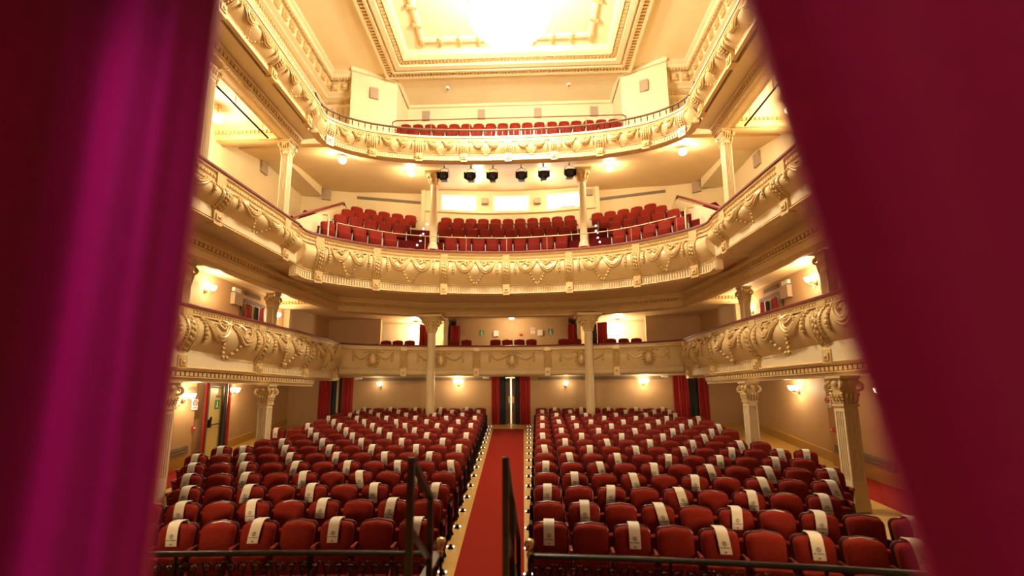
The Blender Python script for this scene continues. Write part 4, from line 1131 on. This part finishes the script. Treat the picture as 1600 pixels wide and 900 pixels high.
# exit door in the side wall
ang = math.atan2(.82, 6.53)
root = empty('exit_door', (-9.70, 13.42, flr(13.42)), 'pale yellow emergency exit door with black panic bar in the side wall', 'door', None)
root.rotation_euler = (0, 0, ang)
mb = MB(); mb.box((.02, 0, 1.1), (.06, .62, 2.2)); mb.build('door_leaf', M['doorpaint'], root, 30)
mb = MB(); mb.box((.03, -.335, 1.12), (.09, .05, 2.26)); mb.box((.03, .335, 1.12), (.09, .05, 2.26)); mb.box((.03, 0, 2.25), (.09, .72, .06)); mb.build('door_frame', M['slot'], root, 30)
mb = MB(); mb.tube([(.11, -.24, 1.0), (.11, .28, 1.03)], .02, 8); mb.box((.08, -.25, 1.05), (.09, .10, .26)); mb.blob((.13, -.25, 1.2), (.04, .04, .08)); mb.build('panic_bar', M['blackpaint'], root, 40)
mb = MB(); mb.box((.06, .12, 1.66), (.012, .22, .30), None, 0); mb.box((.068, .12, 1.66), (.006, .05, .12), None, 1); mb.blob((.068, .12, 1.75), (.006, .025, .025), m=1); mb.box((.068, .12, 1.58), (.006, .12, .03), None, 1)
mb.build('exit_sign', [M['green'], M['white']], root, 30)
mb = MB(); mb.box((.06, .14, 1.92), (.012, .20, .06)); mb.build('label_plate', M['ink'], root, 30)
def sidept(y, o): return (-9.60 - .82 * (y - 12.42) / 6.53 + o, y)
wavy('door_curtain', 'red curtain drawn to the stage side of the yellow exit door', sidept(12.76, .16), sidept(12.93, .16), flr(12.9) + .02, 3.42, M['redcurtain'], gdc)
wavy('door_curtain', 'grey curtain drawn to the stage side of the yellow exit door', sidept(12.93, .12), sidept(13.04, .12), flr(13) + .02, 3.42, M['greycurtain'], gdc)
wavy('door_curtain', 'grey curtain drawn to the rear side of the yellow exit door', sidept(13.82, .14), sidept(14.03, .14), flr(13.7) + .02, 3.42, M['greycurtain'], gdc)
wavy('door_curtain', 'red curtain drawn to the rear side of the yellow exit door', sidept(14.03, .14), sidept(14.27, .14), flr(14.1) + .02, 3.42, M['redcurtain'], gdc)
# doorways with curtains on the lowest balcony walls
for g, w in ((-1, 'exit-door side'), (1, 'side opposite the exit door')):
    root = empty('box_doorway', (g * 9.68, 14.95, 4.05), 'brown wooden doorway frame on the lowest balcony wall, ' + w, 'doorway', 'lowest balcony doorways')
    mb = MB(); mb.box((0, -.62, 1.1), (.10, .10, 2.2)); mb.box((0, .62, 1.1), (.10, .10, 2.2)); mb.box((0, 0, 2.22), (.10, 1.34, .12)); mb.build('door_frame', M['woodtrim'], root, 30)
    mb = MB(); mb.box((-g * .0, 0, 1.1), (.02, 1.14, 2.2)); mb.build('door_leaf', M['whitecurtain'], root, 30)
    for (ya, yb), mm, lb in (((-.52, -.26), 'redcurtain', 'red curtain on the stage side'), ((.26, .52), 'redcurtain', 'red curtain on the rear side'), ((-.27, -.10), 'greycurtain', 'grey curtain on the stage side'), ((.06, .27), 'greycurtain', 'grey curtain on the rear side')):
        wavy('door_curtain', lb + ' of the lowest balcony doorway, ' + w, (g * (9.57 if mm == 'redcurtain' else 9.63), 14.95 + ya), (g * (9.57 if mm == 'redcurtain' else 9.63), 14.95 + yb), 4.08, 6.15, M[mm], gdc, .018, .09)
for g, w, hue in ((-1, 'nearer the exit door', 0), (1, 'farther from the exit door', 1)):
    if g < 0:
        wavy('door_curtain', 'bright red curtain behind the pillar on the lowest balcony, ' + w, (-4.75, 20.6), (-4.15, 20.9), 4.56, 6.42, M['redcurtain'], gdc)
        wavy('door_curtain', 'dark curtain hanging beside the divider on the lowest balcony, ' + w, (-3.25, 21.15), (-2.75, 21.15), 4.56, 6.42, M['redcurtain'], gdc)
    else:
        wavy('door_curtain', 'bright red curtain behind the pillar on the lowest balcony, ' + w, (4.35, 20.7), (4.80, 20.5), 4.56, 6.42, M['redcurtain'], gdc)
        wavy('door_curtain', 'grey curtain beside bright red one on the lowest balcony, ' + w, (3.85, 20.9), (4.35, 20.8), 4.56, 6.42, M['greycurtain'], gdc)
        wavy('door_curtain', 'dark red curtain beside the divider on the lowest balcony, ' + w, (2.9, 21.15), (3.3, 21.15), 4.56, 6.42, M['redcurtain'], gdc)

# ------------------------------------------------------------------ wall fittings
def plate(name, label, cat, c, d, m, group=None, rz=0, extra=None):
    mb = MB(); mb.box((0, 0, 0), d)
    if extra: extra(mb)
    o = mb.build(name, m, None, 30); o.location = c; o.rotation_euler = (0, 0, rz)
    return tag(o, label, cat, group)
def grille(d, n, mb, ax=2):
    for i in range(n):
        f = -d[ax] / 2 * .85 + d[ax] * .85 * (i + .5) / n
        c = [0, -d[1] / 2 - .004, 0]; c[ax] = f; s = [d[0] * .88, .01, d[2] * .88]; s[ax] = d[ax] * .4 / n; mb.box(c, s)
def wspk(label, c, rz=0, d=(.36, .08, .52)):
    return plate('wall_speaker', label, 'loudspeaker', c, d, M['speaker'], 'flat wall loudspeakers', rz, lambda mb: grille(d, 8, mb))
for g, w in ((-1, 'exit-door side'), (1, 'side opposite the exit door')):
    wspk('flat loudspeaker on tall angled corner wall beneath the ceiling, ' + w, (g * 6.03, 16.58, 16.32), -g * .42)
    wspk('flat loudspeaker on middle balcony corner wall beside stair rail, ' + w, (g * 8.42, 17.52, 12.0), -g * .43)
    wspk('flat loudspeaker on the middle balcony side wall behind the column, ' + w, (g * 9.35, 14.45, 11.4 if g > 0 else 11.55), -g * PI / 2 if g < 0 else -PI / 2)
    d = (.42, .16, .42)
    o = plate('mounted_speaker', 'boxy loudspeaker beside the curtained doorway of the lowest balcony, ' + w, 'loudspeaker', (g * 9.60, 13.95, 6.20), d, M['speaker'], 'box loudspeakers', -g * PI / 2, lambda mb: grille(d, 6, mb))
    plate('emergency_light', 'small white emergency light above the boxy loudspeaker, ' + w, 'emergency light', (g * 9.63, 13.95, 6.53), (.34, .10, .14), M['white'], 'emergency lights', -g * PI / 2, lambda mb: grille((.34, .10, .14), 3, mb))
    dd = (.9, .04, .14)
    plate('wall_vent', 'long dark ventilation grille over the lowest balcony doorway, ' + w, 'vent', (g * 9.68, 14.9, 6.56), dd, M['slot'], 'wall vents', -g * PI / 2, lambda mb: grille(dd, 4, mb))
for i, x in enumerate((-4.19, -1.41, 1.41, 4.2)):
    wspk('flat beige loudspeaker on the topmost back wall, %s from the exit-door side' % ORD[i + 1], (x, 18.71, 16.72))
for x, yy, z, lb in ((-1.23, 18.74, 12.12, 'between first and second booth windows'), (1.34, 18.74, 12.08, 'between second and third booth windows'), (3.80, 18.42, 12.30, 'beyond the third booth window, by the pillar')):
    d = (.30, .16, .28)
    plate('mounted_speaker', 'small boxy loudspeaker ' + lb, 'loudspeaker', (x, yy, z), d, M['speaker'], 'box loudspeakers', 0, lambda mb: grille(d, 5, mb))
def strip_vent(label, a, b, z, h=.10):
    a = Vector(a); b = Vector(b); L = (b - a).length; d = (L, .03, h); c = (a + b) / 2
    return plate('wall_vent', label, 'vent', (c.x, c.y, z), d, M['slot'], 'wall vents', math.atan2(b.y - a.y, b.x - a.x), lambda mb: grille(d, 2, mb))
strip_vent('long dark slot grille on the middle balcony back wall, exit-door side', (-7.25, 18.10), (-4.35, 18.76), 12.12, .13)
strip_vent('long dark slot grille on the middle balcony back wall, opposite the exit-door side', (4.35, 18.76), (7.25, 18.10), 12.12, .13)
strip_vent('dark slot grille along the stalls back wall top, nearer the exit door', (-7.1, 18.93), (-1.0, 18.93), 3.52, .12)
strip_vent('dark slot grille along the stalls back wall top, farther from the exit door', (1.25, 18.93), (6.95, 18.93), 3.52, .12)
for g, w in ((-1, 'exit-door side'), (1, 'side opposite the exit door')):
    for ya, yb in ((10.3, 12.2), (7.5, 9.8)):
        if g < 0 and ya < 9: continue
        a, b = ((g * 9.40, yb), (g * 9.40, ya)) if g > 0 else ((g * 9.40, ya), (g * 9.40, yb))
        o = strip_vent('low brown ventilation grille near floor, %s, %s' % (w, 'before the wall step' if ya > 9 else 'behind the front column'), a, b, flr((ya + yb) / 2) + .50, .22)
        o.rotation_euler = (0, (-1 if g < 0 else 1) * math.atan(.109), (1 if g < 0 else -1) * PI / 2)
strip_vent('small horizontal vent grille high on the wall before the exit door', (-9.41, 12.0), (-9.41, 12.32), 2.98, .10).rotation_euler = (0, 0, PI / 2)
def nosmoke(label, c, rz):
    root = empty('smoking_sign', c, label, 'sign', 'prohibition signs', rz)
    mb = MB(); mb.box((0, 0, 0), (.22, .012, .32)); mb.build('sign_plate', M['white'], root, 30)
    mb = MB(); mb.tube([(.075 * math.cos(a), -.012, .05 + .075 * math.sin(a)) for a in [i / 20 * 2 * PI for i in range(21)]], .014, 6); mb.bar((-.05, -.012, .10), (.05, -.012, 0), .02, .012)
    mb.box((0, -.009, -.10), (.15, .006, .02)); mb.build('red_ring', M['red'], root, 40)
    mb = MB(); mb.box((0, -.009, .05), (.08, .004, .018)); mb.build('pictogram', M['ink'], root, 30)
nosmoke('white sign with red ring on the wall before the exit door', (-9.40, 12.30, 2.52), PI / 2)
nosmoke('white sign with red ring on the wall beside the big fluted column', (9.40, 12.28, 2.50), -PI / 2)
nosmoke('tiny white sign with red ring on the lowest balcony rear wall', (1.08, 21.21, 6.12), 0)
for c, rz, lb in (((-9.40, 12.32, 1.82), PI / 2, 'on the wall before the exit door'), ((9.40, 12.2, 1.72), -PI / 2, 'on the wall beside the big fluted column')):
    root = empty('fire_alarm', c, 'small red fire alarm call point ' + lb, 'fire alarm', 'fire alarm call points', rz)
    mb = MB(); mb.box((0, -.02, 0), (.11, .05, .11)); mb.build('housing', M['red'], root, 30)
    mb = MB(); mb.box((0, -.048, 0), (.06, .01, .05)); mb.build('break_glass', M['white'], root, 30)
mb = MB(); mb.blob((0, -.03, 0), (.09, .05, .07), n=12, k=6); o = mb.build('fire_bell', M['red'], None, 60); o.location = (.46, 21.22, 5.92); tag(o, 'small round red bell on the lowest balcony rear wall', 'bell')
for x, lb in ((-7.1, 'by the rear doorway nearest the exit door'), (-1.15, 'by the middle rear doorway'), (7.0, 'by the rear doorway farthest from the exit door')):
    plate('exit_light', 'small pale emergency light above and ' + lb, 'emergency light', (x, 18.90, 3.60), (.30, .09, .13), M['white'], 'emergency lights', 0, lambda mb: grille((.30, .09, .13), 3, mb))
for x, z, lb in ((-1.60, 6.02, 'nearer the exit door'), (2.0, 6.05, 'farther from the exit door')):
    root = empty('exit_sign', (x, 21.21, z), 'green emergency sign with white figure on lowest balcony rear wall, ' + lb, 'sign', 'green exit signs')
    mb = MB(); mb.box((0, 0, 0), (.22, .02, .30)); mb.build('sign_plate', M['green'], root, 30)
    mb = MB(); mb.box((0, -.013, .02), (.05, .006, .10)); mb.blob((.01, -.012, .10), (.025, .006, .025)); mb.box((.03, -.013, -.06), (.03, .006, .08)); mb.box((-.04, -.013, -.05), (.03, .006, .06)); mb.box((0, -.013, -.125), (.16, .006, .02)); mb.build('pictogram', M['white'], root, 30)
for x, yy, z, lb in ((-.85, 21.19, 5.98, 'on the middle rear wall, nearer the exit door'), (1.46, 21.19, 6.0, 'on the middle rear wall, farther from the exit door'), (-5.45, 22.3, 6.25, 'in the bright room nearer the exit door'), (5.95, 22.3, 6.25, 'in the bright room farther from the exit door')):
    d = (.26, .10, .30)
    plate('mounted_speaker', 'pale box loudspeaker, lowest balcony, ' + lb, 'loudspeaker', (x, yy, z), d, M['white'], 'box loudspeakers', 0, lambda mb: grille(d, 5, mb))
for x, yy, lb in ((-2.9, 17.55, 'nearer the exit-door side'), (2.85, 17.55, 'farther from the exit-door side')):
    root = empty('smoke_detector', (x, yy, CZ), 'tiny pale smoke detector on the rear ceiling, ' + lb, 'smoke detector', 'ceiling smoke detectors')
    mb = MB(); mb.lathe([(.10, 0), (.10, -.03), (.08, -.06), (0, -.07)], n=14); mb.build('housing', M['white'], root, 50)
    mb = MB(); mb.lathe([(.05, -.06), (.05, -.09), (0, -.095)], n=10); mb.build('sensor', M['slot'], root, 50)
# step lights on the middle balcony aisles
SL = MB(); SL.lathe([(.035, 0), (.035, .015), (.0, .02)], n=8, R=Matrix.Rotation(PI / 2, 3, 'X')); SLM = SL.mesh('step_light_disc', M['ledblue'], 60)
for g, w in ((-1, 'nearer the exit door'), (1, 'farther from the exit door')):
    for k in range(1, 5):
        for j in range(2):
            q = B2C.s_of(x=g * 3.28); p, n = B2C.pn(q); c2 = p - n * (D2[k] + .165 if k < 4 else 3.98)
            o = bpy.data.objects.new('mounted_step_light', SLM); COL.objects.link(o)
            o.location = (g * (3.70 + .05 * k), c2.y, F2[k] + (.28 if j == 0 else .52 if k < 4 else .66)); o.rotation_euler = (0, 0, rz_of(n))
            tag(o, 'tiny bluish %s light on riser %s of the balcony aisle %s' % (('lower', 'upper')[j], ORD[k], w), 'step light', 'balcony step lights')

# ------------------------------------------------------------------ the stage curtains framing the view
def stage_curtain(name, label, edge, span, fold, z0, z1):
    nz = 28; nu = 110; rows = []
    for j in range(nz + 1):
        z = z0 + (z1 - z0) * j / nz; fr = []; bk = []
        for i in range(nu + 1):
            u = span * (i / nu) ** 1.35
            x = edge(z, u); y = fold(u, z)
            fr.append(Vector((x, y, z))); bk.append(Vector((x, y + .014, z)))
        rows.append(fr + bk[::-1])
    mb = MB(); mb.grid(rows, closed=True); mb.add(rows[0], [tuple(range(len(rows[0])))]); mb.add(rows[-1], [tuple(range(len(rows[0])))])
    return tag(mb.build(name, M['velvet'], None, 180), label, 'stage curtain', 'stage curtains')
def foldL(u, z):
    # hem turning away, thin ridge, seam, broad ridge, then a deep fold, shaded by an unseen fold added to block light
    pts = ((0, .742), (.004, .736), (.022, .722), (.040, .703), (.052, .698), (.063, .708), (.073, .722), (.084, .708), (.115, .692), (.15, .700), (.20, .735), (.26, .77), (.31, .72), (.39, .45), (.47, .33), (.58, .36), (.75, .60), (.9, .72), (1.1, .55), (1.3, .72), (1.7, .6))
    for (a, ya), (b, yb) in zip(pts, pts[1:]):
        if u <= b:
            t = (u - a) / (b - a); t = t * t * (3 - 2 * t); y = ya + (yb - ya) * t; break
    return y + .004 * math.sin(z * 3.1 + u * 20) * min(1, u / .05)
def foldR(u, z):
    y = .40 + .05 * u - .035 * math.exp(-((u - .07) / .06) ** 2) + .014 * math.sin(u * 11 + .4 * z)
    y += .005 * math.sin(z * 2.3 + u * 18) + .03 * math.exp(-(u / .015) ** 2)
    return y
stage_curtain('stage_curtain', 'magenta-lit velvet stage curtain close to the view, on the exit door side', lambda z, u: .002 - .019 * (3.45 - min(z, 4)) - u, 1.6, foldL, 1.12, 6.2)
stage_curtain('stage_curtain', 'dark crimson velvet stage curtain close to the view, opposite the exit door side', lambda z, u: .928 - .175 * (min(z, 5.0) - 3.149) + u, 1.7, foldR, 1.12, 6.2)

# ------------------------------------------------------------------ lights, camera
def spot(loc, tgt, power, col, size, blend=.6, r=.15):
    l = bpy.data.lights.new('unseen_stage_spot', 'SPOT'); l.energy = power; l.color = col; l.spot_size = math.radians(size); l.spot_blend = blend; l.shadow_soft_size = r
    o = bpy.data.objects.new('unseen_stage_spot', l); COL.objects.link(o); o.location = loc
    o.rotation_euler = (Vector(tgt) - Vector(loc)).to_track_quat('-Z', 'Y').to_euler()
spot((-1.1, -1.6, 4.6), (-.33, .7, 2.85), 250, (1.0, .13, 1.0), 28)
spot((2.9, -1.5, 4.2), (1.75, .4, 2.8), 34, (1.0, .13, .40), 44)
spot((.25, -1.9, 4.3), (1.16, .4, 2.78), 62, (1.0, .12, .42), 26)
spot((.3, 1.7, 7.6), (0, 19, 3.9), 2200, (1, .72, .40), 62, .8, .5)  # unseen spot added above the curtain gap to brighten rear parapet and pillars
for fx_ in (-5.5, 5.5): spot((fx_, 2.95, 1.3), (-fx_ * .2, 15, 6.6), 1050, (1, .66, .33), 84, .7, .4)  # unseen low spots added at the stage edge to brighten balcony undersides
w = bpy.data.worlds.new('World'); sc.world = w; w.use_nodes = True
w.node_tree.nodes['Background'].inputs[0].default_value = (1, .66, .36, 1); w.node_tree.nodes['Background'].inputs[1].default_value = .17
cam = bpy.data.cameras.new('Camera'); co = bpy.data.objects.new('Camera', cam); COL.objects.link(co); sc.camera = co
F = 640.0
cam.sensor_fit = 'HORIZONTAL'; cam.sensor_width = 36; cam.lens = F / 1600 * 36; cam.shift_y = 80 / 1600
cam.clip_start = .05; cam.clip_end = 200
p, yw, ro = math.radians(8.0), math.radians(1.79), math.radians(-.32)
FW = Vector((-math.sin(yw) * math.cos(p), math.cos(yw) * math.cos(p), math.sin(p))); r_ = Vector((math.cos(yw), math.sin(yw), 0)); u_ = r_.cross(FW)
RT = r_ * math.cos(ro) + u_ * math.sin(ro); UP = u_ * math.cos(ro) - r_ * math.sin(ro)
mx = Matrix((RT, UP, -FW)).transposed().to_4x4(); mx.translation = Vector((.65, 0, 2.7)); co.matrix_world = mx
cam.dof.use_dof = True; cam.dof.focus_distance = 10.0; cam.dof.aperture_fstop = (cam.lens / 1000) / .030
sc.view_settings.view_transform = 'Standard'; sc.view_settings.look = 'None'; sc.view_settings.gamma = 1; sc.view_settings.use_curve_mapping = False
sc.view_settings.exposure = 0.0
sc.cycles.use_denoising = True
sc.cycles.max_bounces = 8; sc.cycles.diffuse_bounces = 4; sc.cycles.glossy_bounces = 3
sc.cycles.sample_clamp_indirect = 6
